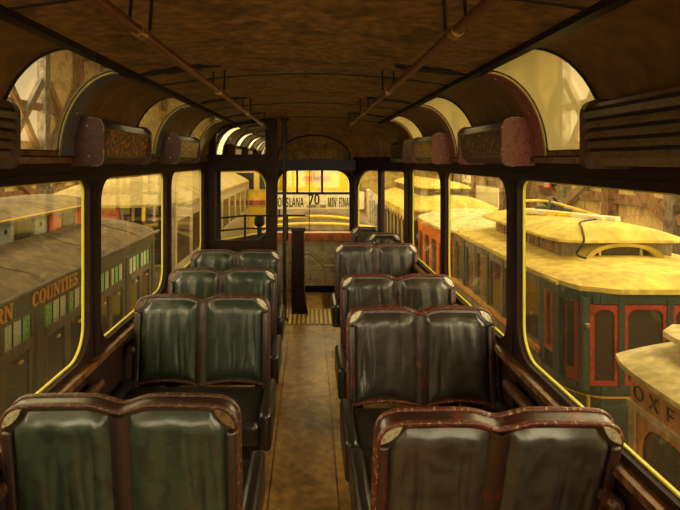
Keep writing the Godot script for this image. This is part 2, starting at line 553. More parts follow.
			var sw := thing("window_%d" % (nwin + (20 if sd < 0 else 30)), cm.call(Vector2(c, 0.0), 0.0), "curved standee window in the cove %s" % ("above the lettered car side" if sd < 0 else "above the yellow-roofed car side"), "window", "", "structure")
			s = st0()
			pane(s, rrect(c - 0.255, 0.03, c + 0.245, 0.985, [0.02, 0.02, 0.012, 0.012], 3, 12), cm, 0.006)
			obj("pane", s, M.dusty_glass if sd < 0 else M.hazed_glass, sw)
			s = st0()
			ringpanel(s, h2, rrect(c - 0.242, 0.04, c + 0.24, 0.978, [0.02, 0.02, 0.012, 0.012], 3, 12), func(p, q): return cm.call(p, q - 0.006), 0.01, 1)
			obj("rubber_edge", s, M.black_rubber, sw)
			s = st0()
			grid(s, 3, 16, func(u, v):
				return cm.call(Vector2(c + lerpf(0.245, 0.375, u), lerpf(0.0, 0.985, v)), -0.014))
			for e in [0.245, 0.375]:
				grid(s, 1, 16, func(u, v): return cm.call(Vector2(c + e, lerpf(0.0, 0.985, v)), -0.014 * u), 6)
			obj("cover_strip", s, M.slate_strip if sd < 0 else M.maroon_strip, sw)
			for q in 4:
				s = st0()
				var rp: Vector3 = cm.call(Vector2(c + 0.31, 0.12 + 0.24 * q), -0.016)
				rbox(s, rp, Vector3(0.012, 0.012, 0.012), 0.005, 1)
				obj("rivet", s, M.steel, sw)
			s = st0()
			var pts := []
			for q in 13: pts.append(cm.call(Vector2(c + 0.243, q / 12.6), -0.006))
			tube(s, pts, 0.0035, 6)
			obj("seal_bead", s, M.yellow_seal, sw)
		# arm rests and clips along the wall under the sill
		for d in [1.05, 1.9, 2.6, 3.35, 4.05, 4.8]:
			s = st0()
			rbox(s, Vector3(X - sd * 0.055, 0.60, -d), Vector3(0.06, 0.05, 0.30), 0.022, 3)
			obj("arm_rest", s, M.worn_piping, wl)
			s = st0()
			bar(s, Vector3(X - sd * 0.03, 0.60, -d - 0.1), Vector3(X - sd * 0.01, 0.42, -d - 0.16), 0.02, 0.02)
			obj("arm_bracket", s, M.black_iron, wl)
	# rear end wall behind the camera, with its two windows
	var rw := thing("wall_rear", Vector3(CX, 0, -REAR), "rear end wall of the saloon with two windows", "wall", "", "structure")
	for sd in [-1, 1]:
		s = st0()
		ringpanel(s, rrect(0.0, -0.08, 1.25, 2.36, 0.0, 6, 2), rrect(0.12, 0.85, 1.05, 1.68, 0.1, 6, 2), func(p, w): return Vector3(CX + sd * p.x, p.y, -REAR + w), 0.06, 1)
		obj("end_panel", s, M.wall_paint, rw)
		var w := thing("window_%d" % (41 + (sd + 1) / 2), Vector3(CX + sd * 0.6, 0.85, -REAR), "rear end window of the saloon", "window", "", "structure")
		s = st0()
		pane(s, rrect(0.12, 0.85, 1.05, 1.68, 0.1, 6, 2), func(p, w2): return Vector3(CX + sd * p.x, p.y, -REAR + 0.03), 0.0)
		obj("pane", s, M.clear_glass, w)

	# grab rails on hangers
	for sd in [-1, 1]:
		var X: float = CX + sd * 0.45
		var r := thing("grab_rail", Vector3(X, 2.165, -1.0), "long %s grab rail hung under the ceiling beside the %s windows" % ["copper-brown" if sd < 0 else "golden-brown", "lettered car's" if sd < 0 else "yellow-roofed cars'"], "rail")
		s = st0()
		tube(s, [Vector3(X, 2.165, 2.5), Vector3(X, 2.165, -2.0), Vector3(X, 2.165, -5.72)], 0.016, 10)
		obj("tube", s, M.rail_copper, r)
		for d in [0.2, 1.45, 2.7, 3.9, 5.05]:
			s = st0()
			for e in [-0.03, 0.03]:
				tube(s, [Vector3(X + e, 2.168, -d), Vector3(X + e, ceil_y(X + e - CX), -d - 0.02)], 0.005, 6)
			obj("hanger", s, M.black_iron, r)
			s = st0()
			tube(s, [Vector3(X, 2.165, -d - 0.025), Vector3(X, 2.165, -d + 0.02)], 0.0195, 10)
			obj("clamp", s, M.brass, r)

# ---------------------------------------------------------------- front end of the saloon
func front_plan(t: float) -> Vector2:
	# x, d along the front walls from left corner (0) to right corner (1)
	var pts := [Vector2(CX - 1.20, 6.03), Vector2(-0.515, 7.15), Vector2(0.615, 7.15), Vector2(CX + 1.20, 6.03)]
	var seg := t * 3.0
	var k: int = clampi(int(seg), 0, 2)
	return pts[k].lerp(pts[k + 1], seg - k)

func front_end():
	var s := st0()
	grid(s, 48, 12, func(u, v):
		var p := profile(u)
		var q := front_plan(u)
		var f := sin(v * PI / 2)
		var g := cos(v * PI / 2)
		var x := lerpf(CX + p.x, q.x, f)
		return Vector3(x, EYE - 0.02 + (p.y - EYE + 0.02) * g, -lerpf(FRONT - 0.02, q.y, f)))
	grid(s, 48, 12, func(u, v):
		var p := profile(1.0 - u)
		var q := front_plan(1.0 - u)
		var f := sin(v * PI / 2)
		var g := cos(v * PI / 2)
		var x := lerpf(CX + p.x, q.x, f)
		return Vector3(x * 1.03, EYE + 0.02 + (p.y - EYE + 0.02) * g, -lerpf(FRONT - 0.02, q.y + 0.05, f)))
	var dome := structure(obj("ceiling_dome", s, M.ceiling_paint), "brown domed ceiling over the front end of the saloon", "ceiling")
	s = st0()
	var pts := []
	for k in 21:
		var a := PI * k / 20
		var x := 0.05 - 0.50 * cos(a)
		pts.append(Vector3(x, 1.80 + 0.315 * sin(a), -(7.02 - 0.5 * sin(a))))
	tube(s, pts, 0.011, 6)
	obj("arch_seam", s, M.black_iron, dome)

	# front walls: map gives points along a wall from a to b
	var walls := [[front_plan(0.0), Vector2(-0.50, 7.15), "left"], [Vector2(-0.53, 7.15), Vector2(0.63, 7.15), "centre"], [Vector2(0.60, 7.15), front_plan(1.0), "right"]]
	for e in walls:
		var a: Vector2 = e[0]
		var b: Vector2 = e[1]
		var len := a.distance_to(b)
		var t := (b - a) / len
		var nrm := Vector2(t.y, -t.x) if e[2] == "centre" else Vector2(-t.y, t.x)
		if nrm.dot((a + b) / 2 - Vector2(CX, 5.0)) < 0: nrm = -nrm
		var map := func(p, w):
			var q: Vector2 = a + t * p.x + nrm * w
			return Vector3(q.x, p.y, -q.y)
		var wl := thing("wall_front_" + e[2], Vector3((a.x + b.x) / 2, 0, -(a.y + b.y) / 2), "dark front wall of the saloon, %s section" % {"left": "driver's corner", "centre": "windscreen", "right": "single-seat corner"}[e[2]], "wall", "", "structure")
		var u0 := 0.05
		var u1 := len - 0.05
		var y0 := 0.80
		var y1 := 1.665
		var rr = [0.06, 0.06, 0.1, 0.1]
		if e[2] == "left":
			rr = [0.05, 0.05, 0.30, 0.06]
			u0 = 0.09; u1 = len - 0.12
		elif e[2] == "right":
			rr = [0.05, 0.05, 0.10, 0.30]
			u0 = 0.08; u1 = len - 0.05
		else:
			rr = [0.02, 0.02, 0.2, 0.2]
			u0 = 0.075; u1 = len - 0.075; y1 = 1.65
		var hole := rrect(u0, y0, u1, y1, rr, 8, 2)
		s = st0()
		ringpanel(s, rrect(0.0, -0.08, len, 1.84, 0.0, 8, 2), hole, map, 0.05, 1)
		obj("surround", s, M.wall_paint, wl)
		var w := thing("window_%d" % (50 + walls.find(e)), map.call(Vector2(len / 2, y0), 0.0), "front window of the saloon, %s" % {"left": "at the driver's corner", "centre": "centre windscreen with arched top lights", "right": "beside the two single seats"}[e[2]], "window", "", "structure")
		s = st0()
		pane(s, hole, map, 0.025)
		obj("pane", s, M.clear_glass, w)
		if e[2] != "centre":
			s = st0()
			ringpanel(s, hole, rrect(u0 + 0.015, y0 + 0.015, u1 - 0.015, y1 - 0.015, rr.map(func(x): return max(x - 0.015, 0.01)), 8, 2), func(p, q): return map.call(p, q + 0.03), 0.02, 1)
			obj("window_frame", s, M.yellow_seal, w)
			var um := len * (0.16 if e[2] == "left" else 0.53)
			s = st0()
			var pw := 0.035
			hexa(s, [map.call(Vector2(um - pw, y0), -0.01), map.call(Vector2(um + pw, y0), -0.01), map.call(Vector2(um + pw, y0), 0.05), map.call(Vector2(um - pw, y0), 0.05), map.call(Vector2(um - pw, y1), -0.01), map.call(Vector2(um + pw, y1), -0.01), map.call(Vector2(um + pw, y1), 0.05), map.call(Vector2(um - pw, y1), 0.05)])
			obj("mullion", s, M.wall_paint, w)
		else:
			for mm in [[u0, u1, 1.315, 1.35], [0.335, 0.365, 1.33, y1], [0.685, 0.715, 1.33, y1], [0.515, 0.525, 0.80, y1]]:
				s = st0()
				var l: Vector3 = map.call(Vector2(mm[0], mm[2]), -0.005)
				var h: Vector3 = map.call(Vector2(mm[1], mm[3]), 0.045)
				bx(s, l, h)
				obj("glazing_bar", s, M.black_iron, w)
			s = st0()
			bd(s, -0.53, 0.63, 1.655, 1.80, 7.05, 7.15)
			obj("header", s, M.black_iron, wl)
			s = st0()
			bd(s, -0.53, 0.63, 0.69, 0.80, 6.98, 7.15)
			obj("ledge", s, M.orange_wood, wl)
			s = st0()
			bd(s, -0.53, 0.63, 0.0, 0.69, 7.10, 7.15)
			obj("dash_panel", s, M.dash_grey, wl)
	# casing with a sloping shoulder in front of the dash
	s = st0()
	polyslab(s, [Vector2(-0.12, 0.10), Vector2(0.66, 0.10), Vector2(0.66, 0.355), Vector2(0.19, 0.355), Vector2(0.0, 0.53), Vector2(-0.12, 0.53)], func(p, w): return Vector3(p.x, p.y, -6.9 - w), 0.18)
	var cs := obj("step_casing", s, M.dash_grey)
	tag(cs, "pale grey metal casing with a sloping shoulder under the windscreen", "casing")
	s = st0()
	tube(s, [Vector3(-0.12, 0.53, -6.9), Vector3(0.0, 0.53, -6.9), Vector3(0.19, 0.355, -6.9), Vector3(0.60, 0.355, -6.9)], 0.008, 6)
	obj("edge_bead", s, M.dull_plate, cs)
	s = st0()
	tube(s, [Vector3(0.0, 0.14, -6.897), Vector3(0.0, 0.31, -6.897), Vector3(0.20, 0.31, -6.897), Vector3(0.20, 0.14, -6.897)], 0.004, 5)
	obj("door_outline", s, M.louvre_metal, cs)
	s = st0()
	bd(s, -0.12, 0.62, 0.0, 0.10, 6.94, 7.05)
	obj("toe_kick", s, M.black_rubber, cs)

	# glazed partition behind the driver
	var D := 5.86
	var pt := thing("wall_partition", Vector3(-0.8, 0, -D), "dark framed partition with a mirror-like top light behind the driver's corner", "partition", "", "structure")
	s = st0()
	bd(s, -1.20, -1.095, 0.0, 1.86, D - 0.03, D + 0.05)
	obj("wall_post", s, M.wall_paint, pt)
	s = st0()
	bd(s, -0.505, -0.38, 0.0, 2.27, D - 0.03, D + 0.05)
	obj("aisle_post", s, M.wall_paint, pt)
	s = st0()
	bd(s, -1.16, -0.44, 1.69, 1.85, D - 0.02, D + 0.04)
	obj("transom", s, M.wall_paint, pt)
	s = st0()
	bd(s, -1.16, -0.44, 0.0, 0.88, D - 0.01, D + 0.03)
	obj("lower_board", s, M.wall_paint, pt)
	var outl := []
	var inl := []
	for k in 17:
		var xi := lerpf(-1.085, -0.512, k / 16.0)
		var xo := lerpf(-1.165, -0.40, k / 16.0)
		outl.append(Vector2(xo, prof_y(xo) + 0.02))
		inl.append(Vector2(xi, maxf(prof_y(xi) - 0.035, 1.875)))
	for k in 8:
		outl.append(Vector2(lerpf(-0.40, -1.165, k / 7.0), 1.80))
		inl.append(Vector2(lerpf(-0.512, -1.085, k / 7.0), 1.865))
	var pm := func(p, w): return Vector3(p.x, p.y, -D - w)
	s = st0()
	ringpanel(s, outl, inl, pm, 0.03, 1)
	obj("top_frame", s, M.wall_paint, pt)
	s = st0()
	pane(s, inl, pm, 0.012)
	obj("mirror_pane", s, M.mirror_glass, pt)

	# stanchion pole
	s = st0()
	tube(s, [Vector3(-0.285, 0.0, -5.72), Vector3(-0.285, 1.2, -5.72), Vector3(-0.285, 2.27, -5.72)], 0.022, 12)
	var pole := obj("stanchion_pole", s, M.black_iron)
	tag(pole, "dark vertical pole from ceiling to floor beside the partition post", "pole")
	for y in [0.012, 2.255]:
		s = st0()
		tube(s, [Vector3(-0.285, y - 0.012, -5.72), Vector3(-0.285, y + 0.012, -5.72)], 0.045, 14)
		obj("flange", s, M.black_iron, pole)

	# driver's rail and its pedestal board
	var rail := thing("driver_rail", Vector3(-0.6, 0.9, -5.98), "black two-bar rail across the driver's corner with pale tips", "rail")
	for y in [1.145, 0.995]:
		s = st0()
		tube(s, [Vector3(-1.06, y - 0.03, -6.02), Vector3(-0.76, y, -6.0), Vector3(-0.055, y, -6.0)], 0.011, 8)
		obj("rail_bar", s, M.black_iron, rail)
		s = st0()
		tube(s, [Vector3(-0.056, y, -6.0), Vector3(-0.02, y, -6.0)], 0.014, 8)
		obj("rail_tip", s, M.corner_plate, rail)
	for x in [-0.765, -0.27]:
		s = st0()
		tube(s, [Vector3(x, 0.86, -6.0), Vector3(x, 1.16, -6.0)], 0.014, 8)
		obj("upright", s, M.black_iron, rail)
	s = st0()
	bd(s, -0.22, -0.055, 0.96, 1.0, 5.98, 6.03)
	obj("latch_block", s, M.black_iron, rail)
	var ped := thing("pedestal_board", Vector3(-0.14, 0, -5.98), "tall dark brown pedestal with a flared pale foot edge at the aisle end", "pedestal")
	s = st0()
	polyslab(s, [Vector2(-0.215, 0.0), Vector2(-0.02, 0.0), Vector2(-0.035, 0.10), Vector2(-0.065, 0.3), Vector2(-0.065, 0.955), Vector2(-0.215, 0.955)], func(p, w): return Vector3(p.x, p.y, -5.92 - w), 0.10)
	obj("board", s, M.wall_paint, ped)
	s = st0()
	tube(s, [Vector3(-0.215, 0.008, -5.918), Vector3(-0.02, 0.008, -5.918), Vector3(-0.035, 0.10, -5.918), Vector3(-0.065, 0.3, -5.918), Vector3(-0.065, 0.95, -5.918)], 0.007, 6)
	obj("edge_strip", s, M.brass, ped)
	var lev := thing("brake_lever", Vector3(-0.75, 0.0, -6.25), "slanting dark lever with a round knob beside the driver's rail", "lever")
	s = st0()
	tube(s, [Vector3(-0.80, 0.35, -6.25), Vector3(-0.78, 0.70, -6.25), Vector3(-0.40, 1.0, -6.22)], 0.014, 8)
	obj("rod", s, M.black_iron, lev)
	s = st0()
	rbox(s, Vector3(-0.64, 1.03, -6.45), Vector3(0.13, 0.15, 0.12), 0.05, 3)
	obj("control_head", s, M.black_iron, lev)
	s = st0()
	tube(s, [Vector3(-0.64, 0.0, -6.45), Vector3(-0.64, 0.97, -6.45)], 0.03, 8)
	obj("column", s, M.black_iron, lev)

# ---------------------------------------------------------------- boxes in the cove
func cove_box(sd: float, d: float, kind: String, print_mat: String, label: String):
	var len := 0.74
	var d0 := d - len / 2
	var d1 := d + len / 2
	var X: float = CX + sd * 1.15
	var t := thing("wall_vent" if kind == "louvre" else "advert_box", Vector3(X, EYE - 0.02, -d), label, "wall vent" if kind == "louvre" else "advert box", "boxes along the cove of the saloon")
	# section: against the wall, top sloping, face tilted
	var sec := [Vector2(0.0, -0.015), Vector2(0.10, -0.02), Vector2(0.135, 0.01), Vector2(0.155, 0.16), Vector2(0.13, 0.195), Vector2(0.07, 0.208), Vector2(0.0, 0.16)]
	var m := func(p, w): return Vector3(X - sd * p.x, EYE + p.y, -d0 - w)
	var s := st0()
	polyslab(s, sec, m, len)
	obj("casing", s, M.louvre_metal if kind == "louvre" else M.box_metal, t)
	if kind == "louvre":
		for k in 5:
			s = st0()
			var y := EYE + 0.006 + k * 0.034
			var xo := X - sd * (0.139 + k * 0.0045)
			hexa(s, [Vector3(xo - sd * 0.016, y, -d0 - 0.02), Vector3(xo, y, -d0 - 0.02), Vector3(xo, y, -d1 + 0.02), Vector3(xo - sd * 0.016, y, -d1 + 0.02), Vector3(xo - sd * 0.008, y + 0.022, -d0 - 0.02), Vector3(xo, y + 0.024, -d0 - 0.02), Vector3(xo, y + 0.024, -d1 + 0.02), Vector3(xo - sd * 0.008, y + 0.022, -d1 + 0.02)])
			obj("slat", s, M.louvre_metal, t)
			s = st0()
			bd(s, xo - sd * 0.001, xo + sd * 0.01, y + 0.022, y + 0.036, d0 + 0.02, d1 - 0.02)
			obj("slot", s, M.black_rubber, t)
	else:
		s = st0()
		hexa(s, [m.call(Vector2(0.139, 0.022), 0.06), m.call(Vector2(0.130, 0.022), 0.06), m.call(Vector2(0.130, 0.022), len - 0.03), m.call(Vector2(0.139, 0.022), len - 0.03), m.call(Vector2(0.158, 0.15), 0.06), m.call(Vector2(0.149, 0.15), 0.06), m.call(Vector2(0.149, 0.15), len - 0.03), m.call(Vector2(0.158, 0.15), len - 0.03)])
		tag(obj("advert_card", s, M[print_mat], t), "printed advertising card with worn print")
		for y in [[0.140, 0.018], [0.160, 0.155]]:
			s = st0()
			tube(s, [m.call(Vector2(y[0], y[1]), 0.03), m.call(Vector2(y[0], y[1]), len - 0.01)], 0.006, 6)
			obj("card_rail", s, M.louvre_metal, t)
	# end plates with rounded corners
	for e in [[-0.012, 0.03], [len - 0.018, 0.03]]:
		s = st0()
		var loop := rrect(-0.005, -0.03, 0.163, 0.212, [0.01, 0.035, 0.05, 0.02], 5, 1)
		polyslab(s, loop, func(p, w): return m.call(p, e[0] + w), e[1])
		obj("end_plate", s, M.box_metal if kind == "louvre" else (M.maroon_strip if sd > 0 else M.box_end), t)
	if kind != "louvre":
		# chipped pale paint along the near plate's rim
		s = st0()
		var pts := []
		for p in [Vector2(0.10, -0.031), Vector2(0.135, -0.028), Vector2(0.158, -0.012), Vector2(0.164, 0.02), Vector2(0.164, 0.06)]: pts.append(m.call(p, -0.013))
		tube(s, pts, 0.003, 5)
		obj("chipped_rim", s, M.chip_paint, t)
		s = st0()
		pts = []
		for p in [Vector2(0.164, 0.14), Vector2(0.162, 0.17), Vector2(0.148, 0.198), Vector2(0.12, 0.211), Vector2(0.08, 0.213)]: pts.append(m.call(p, -0.013))
		tube(s, pts, 0.003, 5)
		obj("chipped_rim", s, M.chip_paint, t)
		for p in [Vector2(0.08, 0.17), Vector2(0.09, 0.02)]:
			s = st0()
			rbox(s, m.call(p, -0.014), Vector3(0.014, 0.014, 0.008), 0.004, 1)
			obj("screw", s, M.steel, t)

# ---------------------------------------------------------------- seats
const BW := 0.425
const BH := 0.56
func top_line(x: float, hw := BW, dip := 0.03) -> float:
	return BH - dip * exp(-pow(x / 0.065, 2.0)) - 0.012 * pow(absf(x) / hw, 4.0)

func back_outline(hw: float, dip: float) -> Array:
	var pts := []
	var r := 0.08
	for k in 13:
		var x := lerpf(-hw + 0.03, hw - 0.03, k / 12.0)
		pts.append(Vector2(x, 0.012 + 0.03 * absf(sin(x / hw * PI)) * (1.0 if dip > 0 else 0.0)))
	pts.append(Vector2(hw, 0.04))
	pts.append(Vector2(hw, 0.25))
	for k in 7:
		var a := PI / 2 * k / 6
		pts.append(Vector2(hw - r + r * cos(a), top_line(hw - r, hw, dip) - r + r * sin(a)))
	for k in range(1, 24):
		var x := lerpf(hw - r, -hw + r, k / 24.0)
		pts.append(Vector2(x, top_line(x, hw, dip)))
	for k in 7:
		var a := PI / 2 + PI / 2 * k / 6
		pts.append(Vector2(-hw + r + r * cos(a), top_line(hw - r, hw, dip) - r + r * sin(a)))
	pts.append(Vector2(-hw, 0.25))
	pts.append(Vector2(-hw, 0.04))
	return pts

func pleat(x: float, v: float, sd: int) -> float:
	# slack leather: broad waves and a handful of sharper upright creases
	var n := 0.004 * sin(x * 46.0 + sd * 1.7 + 0.9 * sin(v * 3.0 + sd))
	var rng := RandomNumberGenerator.new()
	rng.seed = 900 + sd
	for k in 7:
		var cx := rng.randf_range(-0.36, 0.36) * 0.5 + (0.2 if x > 0 else -0.2)
		var w := rng.randf_range(0.007, 0.016)
		var slant := rng.randf_range(-0.03, 0.03)
		var v0 := rng.randf_range(0.25, 0.6)
		var dep := rng.randf_range(0.006, 0.012)
		var c := cx + slant * (v - 0.5) + 0.004 * sin(v * 9.0 + k)
		n -= dep * exp(-pow((x - c) / w, 2.0)) * exp(-pow((v - v0) / 0.28, 2.0))
	return n * pow(maxf(sin(PI * clampf(v * 1.03, 0, 1)), 0.0), 0.5)

func make_seat(called: String, left: bool, single: bool) -> Node3D:
	var root := Node3D.new()
	root.name = called
	var hw := 0.19 if single else BW
	var dip := 0.0 if single else 0.03
	var panel_m: Material = M.green_leather if left else M.brown_leather
	var pipe_m: Material = M.worn_piping if left else M.worn_red_piping
	var out := back_outline(hw, dip)
	var s := st0()
	polyslab(s, out, func(p, w): return Vector3(p.x, p.y, -0.03 + w), 0.06, true)
	var back := obj("backrest", s, M.strip_leather if left else M.red_leather, root, false)
	back.position = Vector3(0, 0.365, -0.235)
	back.rotation.x = deg_to_rad(-7)
	for z in [-0.03, 0.03]:
		s = st0()
		var pts := []
		for p in out: pts.append(Vector3(p.x, p.y, z))
		tube(s, pts, 0.0095, 7, true)
		obj("piping", s, pipe_m, back, false)
	var spans := [[-hw + 0.04, hw - 0.04]] if single else [[-hw + 0.04, -0.034], [0.034, hw - 0.04]]
	for face in [-1.0, 1.0]:
		var k := 0
		for sp in spans:
			s = st0()
			var a: float = sp[0]
			var b: float = sp[1]
			var seed_n: int = k * 3 + (5 if left else 0) + int(face)
			grid(s, 60, 22, func(u, v):
				var x := lerpf(a, b, u)
				var lo := 0.03 + 0.032 * sin(PI * u)
				var hi := top_line(x, hw, dip) - 0.022
				var out_x := absf(x) - (hw - 0.098)
				if out_x > 0: hi -= out_x * 1.0
				var y := lerpf(lo, hi, v)
				var e := minf(minf(u, 1 - u) * 7.0, minf(v, 1 - v) * 8.0)
				var puff := 0.03 * (1.0 - pow(1.0 - clampf(e, 0, 1), 2.0))
				return Vector3(x, y, face * (0.029 + puff + pleat(x, v, seed_n) * clampf(e * 1.5, 0, 1))))
			obj("padded_panel", s, panel_m, back, false)
			k += 1
		# side rolls
		for q in [-1.0, 1.0]:
			s = st0()
			rbox(s, Vector3(q * (hw - 0.020), 0.25, face * 0.036), Vector3(0.038, 0.43, 0.026), 0.012, 2)
			obj("side_roll", s, M.strip_leather if left else M.red_leather, back, false)
			# corner plate, leaf shaped
			s = st0()
			var r := 0.074
			var cc := Vector2(q * (hw - 0.08), top_line(hw - 0.08, hw, dip) - 0.08)
			var loop := []
			for i in 9:
				var an := deg_to_rad(lerpf(2, 88, i / 8.0))
				loop.append(cc + Vector2(q * cos(an), sin(an)) * r)
			for i in range(1, 4):
				var f := i / 4.0
				var mid: Vector2 = loop[8].lerp(loop[0], f)
				loop.append(mid - Vector2(q, 1) * 0.010 * sin(PI * f))
			polyslab(s, loop, func(p, w): return Vector3(p.x, p.y, face * (0.03 + w)), 0.014)
			obj("corner_plate", s, M.corner_plate if (left and q > 0) or (not left) else M.dull_plate, back, false)
		if not single:
			s = st0()
			grid(s, 8, 14, func(u, v):
				var x := lerpf(-0.036, 0.036, u)
				return Vector3(x, lerpf(0.02, top_line(x) - 0.012, v), face * (0.03 + 0.014 * sin(PI * u) + 0.0015 * sin(v * 60.0))))
			obj("centre_strip", s, M.strip_leather if left else M.red_leather, back, false)
	# cushion
	var cw := (hw + 0.055) * 2
	s = st0()
	rbox(s, Vector3(0, 0.315, 0.03), Vector3(cw - 0.11, 0.15, 0.47), 0.05, 4)
	obj("cushion", s, M.black_leather, root, false)
	for q in [-1.0, 1.0]:
		s = st0()
		rbox(s, Vector3(q * (cw / 2 - 0.034), 0.325, 0.02), Vector3(0.068, 0.21, 0.47), 0.026, 3)
		obj("cushion_end", s, M.black_leather, root, false)
		s = st0()
		bar(s, Vector3(q * (hw - 0.02), 0.26, -0.195), Vector3(q * (hw - 0.02), 0.44, -0.22), 0.006, 0.028, Vector3.BACK)
		obj("back_link", s, M.brass, root, false)
		s = st0()
		bar(s, Vector3(q * (hw - 0.10), 0.0, 0.0), Vector3(q * (hw - 0.10), 0.245, 0.0), 0.05, 0.22, Vector3.BACK)
		obj("leg", s, M.black_iron, root, false)
		s = st0()
		bx(s, Vector3(q * (hw - 0.10) - 0.045, 0.0, -0.17), Vector3(q * (hw - 0.10) + 0.045, 0.02, 0.17))
		obj("foot", s, M.black_iron, root, false)
	s = st0()
	bx(s, Vector3(-cw / 2 + 0.05, 0.215, -0.17), Vector3(cw / 2 - 0.05, 0.245, 0.22))
	obj("seat_frame", s, M.black_iron, root, false)
	return root

func seats():
	var proto := {"l": make_seat("bench_seat", true, false), "r": make_seat("bench_seat", false, false), "s": make_seat("single_seat", false, true)}
	# kind, x, distance of the backrest, faces the camera, label
	var rows := [
		["l", -0.690, 1.90, false, "dark green leather double seat beside the COUNTIES lettering, its back turned to the aisle's rear"],
		["l", -0.690, 3.27, true, "green leather double seat with deep creases, facing the rearmost seat on the lettered side"],
		["l", -0.700, 4.08, true, "dark double seat directly behind the creased green leather seat"],
		["l", -0.715, 4.92, true, "dark double seat next to the partition, last before the driver's corner"],
		["r", 0.665, 1.92, false, "dark double seat with worn red piping beside the OXFORD lettering"],
		["r", 0.650, 3.00, true, "brown-grey creased leather double seat facing the red-piped seat"],
		["r", 0.665, 3.86, true, "dark leather double seat just behind the brown-grey creased seat"],
		["r", 0.690, 5.32, true, "grey-brown double seat in front of the two small single seats"],
		["s", 0.885, 6.05, true, "small single seat by the wall window, nearer of the two to the double seat"],
		["s", 0.735, 6.62, true, "small single seat closest to the windscreen"]]
	for r in rows:
		var o: Node3D = proto[r[0]].duplicate()
		o.name = numbered("single_seat" if r[0] == "s" else "bench_seat")
		add_child(o)
		var faces: bool = r[3]
		var d: float = r[2]
		o.position = Vector3(r[1], 0.001, -(d - 0.27) if faces else -(d + 0.27))
		o.rotation.y = 0.0 if faces else PI
		if r[0] == "r" and not faces: (o.get_node("backrest") as Node3D).rotation.x = deg_to_rad(-17)
		tag(o, r[4], "seat", "reversible leather seats of the saloon")
	for k in proto: proto[k].free()

# ---------------------------------------------------------------- other cars in the barn
func hood(s: SurfaceTool, xc: float, half: float, y: float, rise: float, d0: float, d1: float, h0: float, h1: float, pw := 2.4, thick := 0.05, nar := 0.45):
	# roof arched across x, rounded down over lengths h0 and h1 at its ends
	var fn := func(u, v):
		var d := lerpf(d0, d1, v)
		var g := 1.0
		if h0 > 0 and d < d0 + h0: g = sqrt(maxf(0.0, 1.0 - pow(1.0 - (d - d0) / h0, 2.6)))
		if h1 > 0 and d > d1 - h1: g = sqrt(maxf(0.0, 1.0 - pow(1.0 - (d1 - d) / h1, 2.6)))
		var w := sin((u - 0.5) * PI)
		var x := w * half * lerpf(nar, 1.0, pow(g, 0.55))
		return Vector3(xc + x, y + rise * (1.0 - pow(absf(w), pw)) * g, -d)
	slab(s, 22, 30, fn, Vector3(0, -thick, 0))

func car_window(parent: Node, px: float, out: float, d0: float, d1: float, y0: float, y1: float, frame_m: Material, arch := 0.0, fw := 0.045, glass_key := "dark_glass") -> MeshInstance3D:
	# framed window in a side plane x = px whose outside is towards out
	var s := st0()
	var hole := rrect(d0 + fw, y0 + fw, d1 - fw, y1 - fw, [0.005, 0.005, 0.005 + arch, 0.005 + arch], 4, 2)
	ringpanel(s, rrect(d0, y0, d1, y1, 0.0, 4, 2), hole, func(p, w): return Vector3(px + out * (0.02 - w), p.y, -p.x), 0.04, 1)
	var f := obj("window", s, frame_m, parent)
	s = st0()
	pane(s, hole, func(p, w): return Vector3(px, p.y, -p.x), 0.0)
	obj("pane", s, M[glass_key], f)
	return f

func end_window(parent: Node, pd: float, x0: float, x1: float, y0: float, y1: float, frame_m: Material, arch := 0.0, fw := 0.045) -> MeshInstance3D:
	var s := st0()
	var hole := rrect(x0 + fw, y0 + fw, x1 - fw, y1 - fw, [0.005, 0.005, 0.005 + arch, 0.005 + arch], 4, 2)
	ringpanel(s, rrect(x0, y0, x1, y1, 0.0, 4, 2), hole, func(p, w): return Vector3(p.x, p.y, -pd + 0.02 - w), 0.04, 1)
	var f := obj("window", s, frame_m, parent)
	s = st0()
	pane(s, hole, func(p, w): return Vector3(p.x, p.y, -pd), 0.0)
	obj("pane", s, M.dark_glass, f)
	return f

func trucks(parent: Node, xc: float, half: float, d0: float, d1: float):
	for d in [lerpf(d0, d1, 0.25), lerpf(d0, d1, 0.75)]:
		for sd in [-1, 1]:
			for e in [-0.5, 0.5]:
				var s := st0()
				tube(s, [Vector3(xc + sd * 0.68, GND + 0.42, -d + e), Vector3(xc + sd * 0.80, GND + 0.42, -d + e)], 0.42, 20)
				obj("wheel", s, M.black_iron, parent)

